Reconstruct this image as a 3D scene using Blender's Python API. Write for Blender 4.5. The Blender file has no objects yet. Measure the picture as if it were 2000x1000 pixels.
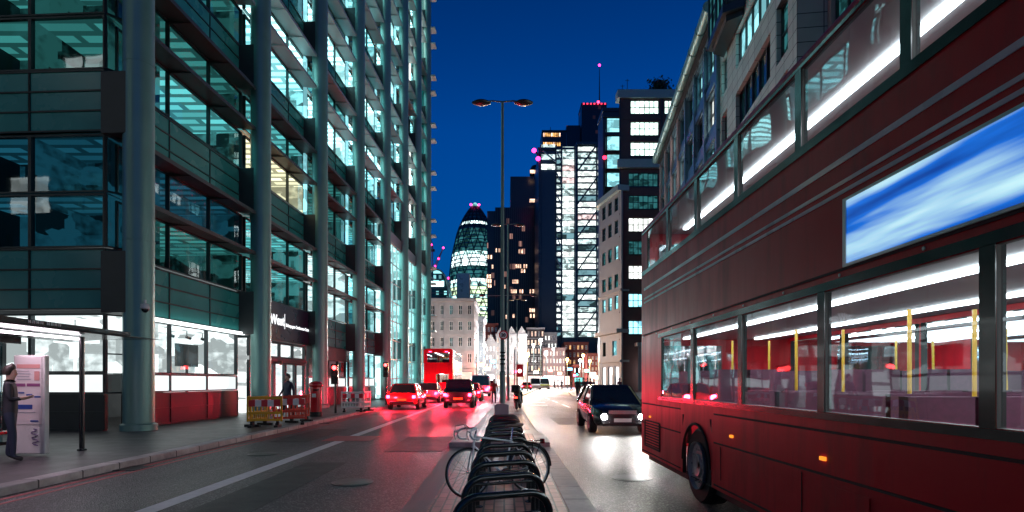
import bpy, math, random
from mathutils import Vector, Matrix, Euler
random.seed(7)
R = math.radians
scene = bpy.context.scene
COL = scene.collection
F = 1111.0; VX = 985.0; VY = 745.0; CAMZ = 1.6

def at(px, py, Y):
    """point at distance Y metres up the street whose place in the 2000x1000 photograph is px, py"""
    return Vector(((px-VX)*Y/F, Y, CAMZ+(VY-py)*Y/F))

# ------------------------------------------------------------------ objects
def thing(name, label, cat, loc=(0,0,0), rotz=0, group=None):
    o = bpy.data.objects.new(name, None); COL.objects.link(o)
    o.empty_display_size = .2
    o.location = loc; o.rotation_euler = (0,0,rotz)
    o['label'] = label; o['category'] = cat
    if group: o['group'] = group
    return o

def tag(o, label, cat, group=None, kind=None):
    o['label'] = label; o['category'] = cat
    if group: o['group'] = group
    if kind: o['kind'] = kind
    return o

class MB:
    def __init__(self):
        self.v = []; self.f = []; self.m = []
    def quad(self, *pts, mi=0):
        n = len(self.v); self.v += [tuple(p) for p in pts]
        self.f.append(tuple(range(n, n+len(pts)))); self.m.append(mi)
    def box(self, x0, y0, z0, x1, y1, z1, mi=0):
        n = len(self.v)
        self.v += [(x0,y0,z0),(x1,y0,z0),(x1,y1,z0),(x0,y1,z0),(x0,y0,z1),(x1,y0,z1),(x1,y1,z1),(x0,y1,z1)]
        for q in ((0,3,2,1),(4,5,6,7),(0,1,5,4),(1,2,6,5),(2,3,7,6),(3,0,4,7)):
            self.f.append(tuple(n+i for i in q)); self.m.append(mi)
    def mbox(self, M, sx, sy, sz, mi=0):
        n = len(self.v)
        for z in (-.5,.5):
            for x, y in ((-.5,-.5),(.5,-.5),(.5,.5),(-.5,.5)):
                self.v.append(tuple(M @ Vector((x*sx, y*sy, z*sz))))
        for q in ((0,3,2,1),(4,5,6,7),(0,1,5,4),(1,2,6,5),(2,3,7,6),(3,0,4,7)):
            self.f.append(tuple(n+i for i in q)); self.m.append(mi)
    def bar(self, p0, p1, w, h, mi=0):
        p0 = Vector(p0); p1 = Vector(p1); d = p1-p0
        q = d.to_track_quat('Y', 'Z').to_matrix().to_4x4()
        self.mbox(Matrix.Translation((p0+p1)/2) @ q, w, d.length, h, mi)
    def tube(self, pts, r, n=8, closed=False, mi=0, caps=True):
        pts = [Vector(p) for p in pts]; N = len(pts)
        rs = r if isinstance(r, (list, tuple)) else [r]*N
        base = len(self.v); up = None
        for i, p in enumerate(pts):
            a = pts[(i-1) % N] if (closed or i > 0) else p
            b = pts[(i+1) % N] if (closed or i < N-1) else p
            t = (b-a).normalized()
            if up is None:
                up = Vector((0,0,1)) if abs(t.z) < .9 else Vector((1,0,0))
            s = t.cross(up).normalized(); up = s.cross(t).normalized()
            for k in range(n):
                an = 2*math.pi*k/n
                self.v.append(tuple(p + (s*math.cos(an)+up*math.sin(an))*rs[i]))
        L = N if closed else N-1
        for i in range(L):
            j = (i+1) % N
            for k in range(n):
                k2 = (k+1) % n
                self.f.append((base+i*n+k, base+i*n+k2, base+j*n+k2, base+j*n+k)); self.m.append(mi)
        if caps and not closed:
            self.f.append(tuple(base+k for k in reversed(range(n)))); self.m.append(mi)
            self.f.append(tuple(base+(N-1)*n+k for k in range(n))); self.m.append(mi)
    def lathe(self, prof, n=24, c=(0,0,0), mi=0, axis='z'):
        base = len(self.v)
        for r, z in prof:
            for k in range(n):
                a = 2*math.pi*k/n
                x, y = r*math.cos(a), r*math.sin(a)
                p = (x, y, z) if axis == 'z' else ((z, x, y) if axis == 'x' else (x, z, y))
                self.v.append((p[0]+c[0], p[1]+c[1], p[2]+c[2]))
        for i in range(len(prof)-1):
            for k in range(n):
                k2 = (k+1) % n
                self.f.append((base+i*n+k, base+i*n+k2, base+(i+1)*n+k2, base+(i+1)*n+k)); self.m.append(mi)
        self.f.append(tuple(base+k for k in reversed(range(n)))); self.m.append(mi)
        m = len(prof)-1
        self.f.append(tuple(base+m*n+k for k in range(n))); self.m.append(mi)
    def prism(self, poly, z0, z1, mi=0, mi_top=None):
        n = len(self.v); N = len(poly)
        self.v += [(x,y,z0) for x,y in poly] + [(x,y,z1) for x,y in poly]
        for i in range(N):
            j = (i+1) % N
            self.f.append((n+i, n+j, n+N+j, n+N+i)); self.m.append(mi)
        self.f.append(tuple(n+i for i in reversed(range(N)))); self.m.append(mi)
        self.f.append(tuple(n+N+i for i in range(N))); self.m.append(mi if mi_top is None else mi_top)
    def loft(self, secs, mi=0):
        base = len(self.v); n = len(secs[0])
        for s in secs: self.v += [tuple(p) for p in s]
        for i in range(len(secs)-1):
            for k in range(n):
                k2 = (k+1) % n
                self.f.append((base+i*n+k, base+i*n+k2, base+(i+1)*n+k2, base+(i+1)*n+k)); self.m.append(mi)
        self.f.append(tuple(base+k for k in reversed(range(n)))); self.m.append(mi)
        m = len(secs)-1
        self.f.append(tuple(base+m*n+k for k in range(n))); self.m.append(mi)
    def wall(self, w, h, holes, depth=.2, x0=0, z0=0, y=0, mi=0, mr=None):
        """upright sheet facing -y with rectangular openings and reveals going inwards (+y)"""
        mr = mi if mr is None else mr
        xs = sorted({round(v,4) for v in [x0, x0+w] + [a for q in holes for a in (q[0], q[2])]})
        zs = sorted({round(v,4) for v in [z0, z0+h] + [a for q in holes for a in (q[1], q[3])]})
        for i in range(len(xs)-1):
            for j in range(len(zs)-1):
                cx, cz = (xs[i]+xs[i+1])/2, (zs[j]+zs[j+1])/2
                if any(q[0] < cx < q[2] and q[1] < cz < q[3] for q in holes): continue
                self.quad((xs[i],y,zs[j]),(xs[i+1],y,zs[j]),(xs[i+1],y,zs[j+1]),(xs[i],y,zs[j+1]), mi=mi)
        for a, b, c, d in holes:
            e = y+depth
            self.quad((a,y,b),(a,e,b),(c,e,b),(c,y,b), mi=mr); self.quad((a,y,d),(c,y,d),(c,e,d),(a,e,d), mi=mr)
            self.quad((a,y,b),(a,y,d),(a,e,d),(a,e,b), mi=mr); self.quad((c,y,b),(c,e,b),(c,e,d),(c,y,d), mi=mr)
    def mesh(self, name, mats, smooth=False):
        me = bpy.data.meshes.new(name)
        me.from_pydata(self.v, [], self.f)
        if not isinstance(mats, (list, tuple)): mats = [mats]
        for m in mats: me.materials.append(m)
        me.polygons.foreach_set('material_index', self.m)
        if smooth: me.polygons.foreach_set('use_smooth', [True]*len(self.f))
        me.update()
        return me

def part(name, mb, mats, parent=None, loc=(0,0,0), rot=0, smooth=False, bevel=0, label=None, me=None):
    if me is None: me = mb.mesh(name, mats, smooth)
    o = bpy.data.objects.new(name, me); COL.objects.link(o)
    o.location = loc
    o.rotation_euler = rot if isinstance(rot, (tuple, list, Euler)) else (0,0,rot)
    if parent is not None: o.parent = parent
    if bevel:
        b = o.modifiers.new('bevel', 'BEVEL'); b.width = bevel; b.segments = 2; b.limit_method = 'ANGLE'; b.angle_limit = R(40)
    if smooth:
        me.set_sharp_from_angle(angle=R(42)) if hasattr(me, 'set_sharp_from_angle') else None
    if label: o['label'] = label
    return o

def structure(name, mb, mats, **k):
    o = part(name, mb, mats, **k); o['kind'] = 'structure'; return o

def copy_tree(o, parent=None):
    c = o.copy(); COL.objects.link(c)
    if parent is not None: c.parent = parent
    for ch in [x for x in bpy.data.objects if x.parent == o]: copy_tree(ch, c)
    return c

# ------------------------------------------------------------------ materials
def newmat(name):
    m = bpy.data.materials.new(name); m.use_nodes = True
    return m, m.node_tree.nodes, m.node_tree.links, m.node_tree.nodes['Principled BSDF']

def pbr(name, col, rough=.5, metal=0, var=.25, scale=3.0, bump=0.0, bscale=30, rvar=.12, coat=0, spec=.5):
    m, N, L, b = newmat(name)
    b.inputs['Roughness'].default_value = rough; b.inputs['Metallic'].default_value = metal
    b.inputs['Specular IOR Level'].default_value = spec
    if coat:
        b.inputs['Coat Weight'].default_value = coat; b.inputs['Coat Roughness'].default_value = .06
    tc = N.new('ShaderNodeNewGeometry')
    nz = N.new('ShaderNodeTexNoise'); nz.inputs['Scale'].default_value = scale; nz.inputs['Detail'].default_value = 5
    L.new(tc.outputs['Position'], nz.inputs['Vector'])
    mx = N.new('ShaderNodeMix'); mx.data_type = 'RGBA'
    mx.inputs['A'].default_value = (*[c*(1-var) for c in col], 1); mx.inputs['B'].default_value = (*[min(1,c*(1+var)) for c in col], 1)
    L.new(nz.outputs['Fac'], mx.inputs['Factor']); L.new(mx.outputs['Result'], b.inputs['Base Color'])
    mr = N.new('ShaderNodeMapRange'); mr.inputs['To Min'].default_value = max(0.02, rough-rvar); mr.inputs['To Max'].default_value = min(1, rough+rvar)
    L.new(nz.outputs['Fac'], mr.inputs['Value']); L.new(mr.outputs['Result'], b.inputs['Roughness'])
    if bump:
        n2 = N.new('ShaderNodeTexNoise'); n2.inputs['Scale'].default_value = bscale; n2.inputs['Detail'].default_value = 4
        L.new(tc.outputs['Position'], n2.inputs['Vector'])
        bp = N.new('ShaderNodeBump'); bp.inputs['Strength'].default_value = bump; bp.inputs['Distance'].default_value = .02
        L.new(n2.outputs['Fac'], bp.inputs['Height']); L.new(bp.outputs['Normal'], b.inputs['Normal'])
    return m

def emit(name, col, s):
    m, N, L, b = newmat(name)
    N.remove(b); e = N.new('ShaderNodeEmission'); e.inputs['Color'].default_value = (*col, 1); e.inputs['Strength'].default_value = s
    L.new(e.outputs[0], N['Material Output'].inputs['Surface'])
    return m

def glass(name, tint=(.7,.85,.85), refl=1.55, wob=.03, rough=.02, extra=.0):
    m, N, L, b = newmat(name); N.remove(b)
    t = N.new('ShaderNodeBsdfTransparent'); t.inputs['Color'].default_value = (*tint, 1)
    g = N.new('ShaderNodeBsdfGlossy'); g.inputs['Roughness'].default_value = rough; g.inputs['Color'].default_value = (.85,.95,1,1)
    fr = N.new('ShaderNodeFresnel'); fr.inputs['IOR'].default_value = refl
    ad = N.new('ShaderNodeMath'); ad.operation = 'ADD'; ad.inputs[1].default_value = extra; ad.use_clamp = True
    geo = N.new('ShaderNodeNewGeometry'); nz = N.new('ShaderNodeTexNoise'); nz.inputs['Scale'].default_value = .9
    L.new(geo.outputs['Position'], nz.inputs['Vector'])
    bp = N.new('ShaderNodeBump'); bp.inputs['Strength'].default_value = wob; bp.inputs['Distance'].default_value = .5
    L.new(nz.outputs['Fac'], bp.inputs['Height']); L.new(bp.outputs['Normal'], g.inputs['Normal'])
    mx = N.new('ShaderNodeMixShader')
    L.new(fr.outputs[0], ad.inputs[0]); L.new(ad.outputs[0], mx.inputs[0]); L.new(t.outputs[0], mx.inputs[1]); L.new(g.outputs[0], mx.inputs[2])
    L.new(mx.outputs[0], N['Material Output'].inputs['Surface'])
    return m

def ceiling_mat(name, col, s, dark=.25):
    m, N, L, b = newmat(name); N.remove(b)
    geo = N.new('ShaderNodeNewGeometry'); br = N.new('ShaderNodeTexBrick')
    br.inputs['Color1'].default_value = (*[c*s for c in col],1); br.inputs['Color2'].default_value = (*[c*s*.45 for c in col],1)
    br.inputs['Mortar'].default_value = (*[c*s*dark for c in col],1)
    br.inputs['Scale'].default_value = 1; br.inputs['Brick Width'].default_value = 1.7; br.inputs['Row Height'].default_value = .62
    br.inputs['Mortar Size'].default_value = .13; br.inputs['Bias'].default_value = -.2
    L.new(geo.outputs['Position'], br.inputs['Vector'])
    e = N.new('ShaderNodeEmission'); L.new(br.outputs['Color'], e.inputs['Color'])
    L.new(e.outputs[0], N['Material Output'].inputs['Surface'])
    return m

def litwall_mat(name, col, s, scale=1.3, lo=.15, contrast=(.35,.62)):
    m, N, L, b = newmat(name); N.remove(b)
    geo = N.new('ShaderNodeNewGeometry'); mp = N.new('ShaderNodeMapping'); mp.inputs['Scale'].default_value = (1,1,1.6)
    nz = N.new('ShaderNodeTexVoronoi'); nz.inputs['Scale'].default_value = scale; nz.distance = 'CHEBYCHEV'
    n2 = N.new('ShaderNodeTexNoise'); n2.inputs['Scale'].default_value = scale*2.3; n2.inputs['Detail'].default_value = 6
    L.new(geo.outputs['Position'], mp.inputs['Vector']); L.new(mp.outputs[0], nz.inputs['Vector']); L.new(mp.outputs[0], n2.inputs['Vector'])
    sp = N.new('ShaderNodeSeparateColor'); L.new(nz.outputs['Color'], sp.inputs[0])
    ad = N.new('ShaderNodeMath'); ad.operation = 'MULTIPLY_ADD'; ad.inputs[1].default_value = .5
    L.new(sp.outputs[0], ad.inputs[0])
    hf = N.new('ShaderNodeMath'); hf.operation = 'MULTIPLY'; hf.inputs[1].default_value = .5; L.new(n2.outputs['Fac'], hf.inputs[0]); L.new(hf.outputs[0], ad.inputs[2])
    mr = N.new('ShaderNodeMapRange'); mr.inputs['From Min'].default_value = contrast[0]; mr.inputs['From Max'].default_value = contrast[1]
    mr.inputs['To Min'].default_value = lo*s; mr.inputs['To Max'].default_value = s
    L.new(ad.outputs[0], mr.inputs['Value'])
    e = N.new('ShaderNodeEmission'); e.inputs['Color'].default_value = (*col,1); L.new(mr.outputs[0], e.inputs['Strength'])
    L.new(e.outputs[0], N['Material Output'].inputs['Surface'])
    return m

def paving(name, c1, c2, mortar, bw, rh, ms=.012, rough=.55, swap=False, bump=.6, off=.5):
    m, N, L, b = newmat(name)
    geo = N.new('ShaderNodeNewGeometry'); mp = N.new('ShaderNodeMapping')
    if swap: mp.inputs['Rotation'].default_value = (0,0,R(90))
    br = N.new('ShaderNodeTexBrick'); br.offset = off
    br.inputs['Color1'].default_value = (*c1,1); br.inputs['Color2'].default_value = (*c2,1); br.inputs['Mortar'].default_value = (*mortar,1)
    br.inputs['Scale'].default_value = 1; br.inputs['Brick Width'].default_value = bw; br.inputs['Row Height'].default_value = rh; br.inputs['Mortar Size'].default_value = ms
    br.inputs['Mortar Smooth'].default_value = .2
    L.new(geo.outputs['Position'], mp.inputs[0]); L.new(mp.outputs[0], br.inputs['Vector'])
    nz = N.new('ShaderNodeTexNoise'); nz.inputs['Scale'].default_value = 2.2; nz.inputs['Detail'].default_value = 8; nz.inputs['Roughness'].default_value = .7
    L.new(geo.outputs['Position'], nz.inputs['Vector'])
    mx = N.new('ShaderNodeMix'); mx.data_type = 'RGBA'; mx.blend_type = 'MULTIPLY'; mx.inputs['Factor'].default_value = 1
    cr = N.new('ShaderNodeMapRange'); cr.inputs['From Min'].default_value = .3; cr.inputs['From Max'].default_value = .75; cr.inputs['To Min'].default_value = .45; cr.inputs['To Max'].default_value = 1.2
    L.new(nz.outputs['Fac'], cr.inputs['Value']); L.new(br.outputs['Color'], mx.inputs['A']); L.new(cr.outputs[0], mx.inputs['B']); L.new(mx.outputs['Result'], b.inputs['Base Color'])
    rr = N.new('ShaderNodeMapRange'); rr.inputs['To Min'].default_value = rough-.2; rr.inputs['To Max'].default_value = rough+.25
    L.new(nz.outputs['Fac'], rr.inputs['Value']); L.new(rr.outputs[0], b.inputs['Roughness'])
    iv = N.new('ShaderNodeMath'); iv.operation = 'SUBTRACT'; iv.inputs[0].default_value = 1; L.new(br.outputs['Fac'], iv.inputs[1])
    bp = N.new('ShaderNodeBump'); bp.inputs['Strength'].default_value = bump; bp.inputs['Distance'].default_value = .01
    L.new(iv.outputs[0], bp.inputs['Height']); L.new(bp.outputs['Normal'], b.inputs['Normal'])
    return m

def asphalt_mat():
    m, N, L, b = newmat('asphalt')
    geo = N.new('ShaderNodeNewGeometry')
    big = N.new('ShaderNodeTexNoise'); big.inputs['Scale'].default_value = .35; big.inputs['Detail'].default_value = 6
    mp = N.new('ShaderNodeMapping'); mp.inputs['Scale'].default_value = (1.6,.25,1); L.new(geo.outputs['Position'], mp.inputs[0]); L.new(mp.outputs[0], big.inputs['Vector'])
    fine = N.new('ShaderNodeTexVoronoi'); fine.inputs['Scale'].default_value = 55; L.new(geo.outputs['Position'], fine.inputs['Vector'])
    mid = N.new('ShaderNodeTexNoise'); mid.inputs['Scale'].default_value = 14; mid.inputs['Detail'].default_value = 8; L.new(geo.outputs['Position'], mid.inputs['Vector'])
    mx = N.new('ShaderNodeMix'); mx.data_type = 'RGBA'; mx.inputs['A'].default_value = (.026,.027,.03,1); mx.inputs['B'].default_value = (.085,.083,.085,1)
    ad = N.new('ShaderNodeMath'); ad.operation = 'MULTIPLY_ADD'; ad.inputs[1].default_value = .55; ad.inputs[2].default_value = 0
    L.new(big.outputs['Fac'], ad.inputs[0])
    a2 = N.new('ShaderNodeMath'); a2.operation = 'MULTIPLY_ADD'; a2.inputs[1].default_value = .45; L.new(mid.outputs['Fac'], a2.inputs[0]); L.new(ad.outputs[0], a2.inputs[2])
    L.new(a2.outputs[0], mx.inputs['Factor'])
    sc = N.new('ShaderNodeSeparateColor'); L.new(fine.outputs['Color'], sc.inputs[0])
    st = N.new('ShaderNodeMapRange'); st.inputs['From Min'].default_value = .72; st.inputs['From Max'].default_value = .95; L.new(sc.outputs[0], st.inputs['Value'])
    m2 = N.new('ShaderNodeMix'); m2.data_type = 'RGBA'; m2.inputs['B'].default_value = (.24,.235,.23,1)
    L.new(st.outputs[0], m2.inputs['Factor']); L.new(mx.outputs['Result'], m2.inputs['A']); L.new(m2.outputs['Result'], b.inputs['Base Color'])
    rr = N.new('ShaderNodeMapRange'); rr.inputs['From Min'].default_value = .3; rr.inputs['From Max'].default_value = .7; rr.inputs['To Min'].default_value = .28; rr.inputs['To Max'].default_value = .55
    L.new(big.outputs['Fac'], rr.inputs['Value']); L.new(rr.outputs[0], b.inputs['Roughness'])
    bp = N.new('ShaderNodeBump'); bp.inputs['Strength'].default_value = .8; bp.inputs['Distance'].default_value = .015
    L.new(fine.outputs['Distance'], bp.inputs['Height']); L.new(bp.outputs['Normal'], b.inputs['Normal'])
    return m

M = {}
M['asphalt'] = asphalt_mat()
M['patch'] = pbr('asphalt_patch', (.03,.03,.032), .5, bump=.5, bscale=60)
M['pavement'] = paving('pavement_slabs', (.105,.10,.10), (.07,.068,.07), (.025,.025,.025), .9, .6, .01, .42)
M['clay'] = paving('clay_pavers', (.48,.22,.18), (.30,.13,.11), (.02,.018,.017), .30, .13, .014, .42, swap=True, off=.5)
M['kerb'] = paving('granite_kerb', (.55,.53,.51), (.42,.41,.40), (.05,.05,.05), .9, 6.0, .016, .5, swap=True)
M['white_line'] = pbr('road_paint', (.86,.86,.84), .45, var=.25, scale=6, bump=.3, bscale=80)
M['red_line'] = pbr('red_road_paint', (.45,.05,.06), .5, var=.3, scale=5)
M['riser'] = pbr('riser_panel', (.03,.035,.04), .38, 0, var=.3)
def bus_paint():
    m, N, L, b = newmat('bus_red')
    tc = N.new('ShaderNodeTexCoord'); mp = N.new('ShaderNodeMapping'); mp.inputs['Scale'].default_value = (2.2,2.2,.35)
    n1 = N.new('ShaderNodeTexNoise'); n1.inputs['Scale'].default_value = 1.6; n1.inputs['Detail'].default_value = 8; n1.inputs['Roughness'].default_value = .65
    L.new(tc.outputs['Object'], mp.inputs[0]); L.new(mp.outputs[0], n1.inputs['Vector'])
    cr = N.new('ShaderNodeMapRange'); cr.inputs['From Min'].default_value = .48; cr.inputs['From Max'].default_value = .78; cr.inputs['To Max'].default_value = .75; L.new(n1.outputs['Fac'], cr.inputs['Value'])
    mx = N.new('ShaderNodeMix'); mx.data_type = 'RGBA'; mx.inputs['A'].default_value = (.60,.004,.018,1); mx.inputs['B'].default_value = (.17,.02,.022,1)
    L.new(cr.outputs[0], mx.inputs['Factor']); L.new(mx.outputs['Result'], b.inputs['Base Color'])
    rr = N.new('ShaderNodeMapRange'); rr.inputs['To Min'].default_value = .16; rr.inputs['To Max'].default_value = .6; L.new(n1.outputs['Fac'], rr.inputs['Value']); L.new(rr.outputs[0], b.inputs['Roughness'])
    b.inputs['Specular IOR Level'].default_value = .25
    n2 = N.new('ShaderNodeTexNoise'); n2.inputs['Scale'].default_value = 1.1; L.new(tc.outputs['Object'], n2.inputs['Vector'])
    bp = N.new('ShaderNodeBump'); bp.inputs['Strength'].default_value = .12; bp.inputs['Distance'].default_value = .06; L.new(n2.outputs['Fac'], bp.inputs['Height']); L.new(bp.outputs['Normal'], b.inputs['Normal'])
    return m
M['steel'] = pbr('brushed_steel', (.20,.36,.33), .42, .4, var=.15, scale=1.2)
M['frame'] = pbr('dark_frame', (.05,.058,.062), .35, .6, var=.2)
M['bronze'] = pbr('bronze_shade', (.065,.068,.07), .45, .4, var=.2)
M['shade'] = pbr('grey_shade', (.34,.37,.38), .45, .3, var=.15, scale=1)
M['dark'] = pbr('dark_void', (.015,.017,.02), .6)
M['black'] = pbr('black_gloss', (.012,.013,.014), .22, 0, coat=.3)
M['rubber'] = pbr('rubber', (.02,.02,.02), .75)
M['spandrel'] = pbr('teal_spandrel', (.045,.30,.28), .26, .0, var=.35, scale=.6, bump=.05, bscale=1.0, spec=.5)
M['slab'] = pbr('concrete', (.2,.2,.2), .7, bump=.2)
M['facade_glass'] = glass('facade_glass', (.62,.85,.86), 1.55, .005, extra=.02)
M['shop_glass'] = glass('shop_glass', (.9,.95,.95), 1.45, .02)
M['bus_glass'] = glass('bus_glass', (.55,.58,.6), 1.5, .012, extra=.03)
M['darkglass'] = pbr('dark_glass', (.012,.02,.026), .05, 0, var=.3, spec=.9, rvar=.02)
M['tealglass'] = pbr('teal_glass', (.02,.075,.085), .06, 0, var=.4, spec=.9, rvar=.02)
M['red_paint'] = bus_paint()
M['silver'] = pbr('galvanised', (.5,.52,.53), .35, .8)
M['rim'] = pbr('wheel_rim', (.42,.42,.43), .4, .2)
M['chrome'] = pbr('chrome', (.7,.7,.7), .15, 1)
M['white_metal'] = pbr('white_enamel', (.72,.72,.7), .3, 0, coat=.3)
M['concrete_light'] = pbr('pale_concrete', (.42,.44,.46), .6, bump=.3, bscale=40)
M['lamp_off'] = pbr('lamp_lens', (.25,.12,.09), .3)

ROOM = {}
def room(name, col, cs, ws, lo=.12):
    ROOM[name] = (ceiling_mat('ceiling_'+name, col, cs), litwall_mat('room_'+name, col, ws, 1.1, lo), M['slab'])
room('cyan', (.42,.95,1), 2.6, .95)
room('bright', (.62,1,1), 4.2, 1.7, .3)
room('teal', (.2,.75,.76), .75, .22, .06)
room('blue', (.05,.35,.55), .18, .10, .1)
room('white', (.92,1,1), 1.7, 1.0, .3)
room('warm', (1,.72,.45), 2.0, 1.1, .3)
room('dark', (.12,.55,.52), .34, .10, .05)
room('rose', (.8,.35,.4), .3, .15, .1)
# ------------------------------------------------------------------ windows
_cache = {}
def window(parent, w, h, loc, rot=0, cols=3, rows=1, kind='dark', depth=4.0, bar=.05, frame=None, pane=None, rx0=0.0, name='window', blind=0):
    """a framed window: frame mesh, child pane, and the room that shows behind it"""
    frame = frame or M['frame']; pane = pane or M['facade_glass']
    key = ('f', round(w,2), round(h,2), cols, rows, bar, frame.name)
    if key not in _cache:
        b = MB()
        b.box(0,0,0,w,.12,bar); b.box(0,0,h-bar,w,.12,h)
        for i in range(cols+1):
            x = min(max(w*i/cols-bar/2, 0), w-bar); b.box(x,-.012,bar,x+bar,.132,h-bar)
        for j in range(1, rows):
            z = h*j/rows; b.box(bar,.006,z-bar*.4,w-bar,.114,z+bar*.4)
        _cache[key] = b.mesh(name, frame)
    f = part(name, None, None, parent, loc, rot, me=_cache[key])
    key = ('p', round(w,2), round(h,2), pane.name)
    if key not in _cache:
        b = MB(); b.quad((bar*.5,.06,bar*.5),(w-bar*.5,.06,bar*.5),(w-bar*.5,.06,h-bar*.5),(bar*.5,.06,h-bar*.5)); _cache[key] = b.mesh('pane', pane)
    part('pane', None, None, f, me=_cache[key])
    if kind:
        key = ('r', round(w,2), round(h,2), kind, round(depth,2), rx0)
        if key not in _cache:
            b = MB(); d = depth
            b.quad((rx0,.14,h),(rx0,d,h),(w,d,h),(w,.14,h), mi=0)
            b.quad((rx0,d,0),(w,d,0),(w,d,h),(rx0,d,h), mi=1)
            b.quad((rx0,.14,0),(rx0,d,0),(rx0,d,h),(rx0,.14,h), mi=1); b.quad((w,.14,0),(w,.14,h),(w,d,h),(w,d,0), mi=1)
            b.quad((rx0,.14,0),(w,.14,0),(w,d,0),(rx0,d,0), mi=2)
            _cache[key] = b.mesh('room', list(ROOM[kind]))
        part('room', None, None, f, me=_cache[key])
    return f

def lit_window(parent, w, h, loc, rot=0, cols=2, rows=1, pane=None, frame=None, bar=.07, name='window', deep=.05):
    """a framed window whose pane is itself lit (or dark) glass"""
    frame = frame or M['frame']
    key = ('lf', round(w,2), round(h,2), cols, rows, bar, frame.name, deep)
    if key not in _cache:
        b = MB(); t = .1+deep
        b.box(0,0,0,w,t,bar); b.box(0,0,h-bar,w,t,h)
        for i in range(cols+1):
            x = min(max(w*i/cols-bar/2, 0), w-bar); b.box(x,-.01,bar,x+bar,t,h-bar)
        for j in range(1, rows):
            z = h*j/rows; b.box(bar,.01,z-bar*.4,w-bar,t,z+bar*.4)
        _cache[key] = b.mesh(name, frame)
    f = part(name, None, None, parent, loc, rot, me=_cache[key])
    key = ('lp', round(w,2), round(h,2), pane.name, deep)
    if key not in _cache:
        b = MB(); b.quad((0,.08+deep,0),(w,.08+deep,0),(w,.08+deep,h),(0,.08+deep,h)); _cache[key] = b.mesh('pane', pane)
    part('pane', None, None, f, me=_cache[key])
    return f

def text(body, size, parent, loc, rot, mat, name='lettering', ext=.01, align='LEFT', bold=0):
    cu = bpy.data.curves.new(name, 'FONT'); cu.body = body; cu.size = size; cu.extrude = ext; cu.align_x = align; cu.offset = bold
    tmp = bpy.data.objects.new('tmp', cu); COL.objects.link(tmp)
    dg = bpy.context.evaluated_depsgraph_get(); me = bpy.data.meshes.new_from_object(tmp.evaluated_get(dg))
    bpy.data.objects.remove(tmp); me.name = name; me.materials.clear(); me.materials.append(mat)
    return part(name, None, None, parent, loc, rot, me=me)

# lit panes for farther buildings (the rooms behind them are lit)
PANE = {}
PANE['cyan'] = litwall_mat('pane_cyan', (.35,.9,1), .9, .8, .35)
PANE['white'] = litwall_mat('pane_white', (.95,1,.95), 1.9, .7, .45)
PANE['green'] = litwall_mat('pane_greenwhite', (.72,1,.88), 2.2, .8, .5)
PANE['blue'] = litwall_mat('pane_blue', (.3,.8,1), 1.6, .6, .4)
PANE['warm'] = litwall_mat('pane_warm', (1,.6,.42), 1.8, .5, .4)
PANE['amber'] = litwall_mat('pane_amber', (1,.5,.15), 1.0, .5, .3)
PANE['tealdim'] = litwall_mat('pane_tealdim', (.08,.42,.45), .22, .9, .2)
PANE['shop'] = litwall_mat('pane_shop', (1,.9,.9), 3.2, .35, .35)
PANE['shopteal'] = litwall_mat('pane_shopteal', (.2,.9,.85), 1.5, .35, .35)
PANE['shopwarm'] = litwall_mat('pane_shopwarm', (1,.62,.5), 2.4, .35, .35)
PANE['dark'] = M['darkglass']; PANE['teal'] = M['tealglass']

# ------------------------------------------------------------------ left office building
BB = R(86.9)
LBL = (-12.05+.054*17.3, 17.3, 0)
lb = thing('office_building', 'tall glass office building with round steel columns along the left side', 'building', LBL, BB)
Ucol = [0, 7.71, 14.6, 21.6, 28.6, 34.9, 41.0, 46.4]
MOD = 5.35; B0 = 3.75; TOP = 52
for u in Ucol:
    b = MB(); b.lathe([(.42,.12),(.42,TOP)], 28)
    for k in range(9):
        z = B0+MOD*k+2.1; b.lathe([(.432,z-.02),(.432,z+.02)], 28)
    b.lathe([(.5,.12),(.5,.3),(.42,.34)], 28)
    part('column', b, M['steel'], lb, (u,0,0), smooth=True)
    for k in range(9):
        z = B0+MOD*k
        if z > 4+.74*(17.3+u)+4: break
        b = MB(); b.box(-.40,.1,z-.1,.30,.90,z+1.75)
        part('bracket', b, M['bronze'], lb, (u,0,0), bevel=.02)
G = .78
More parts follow.
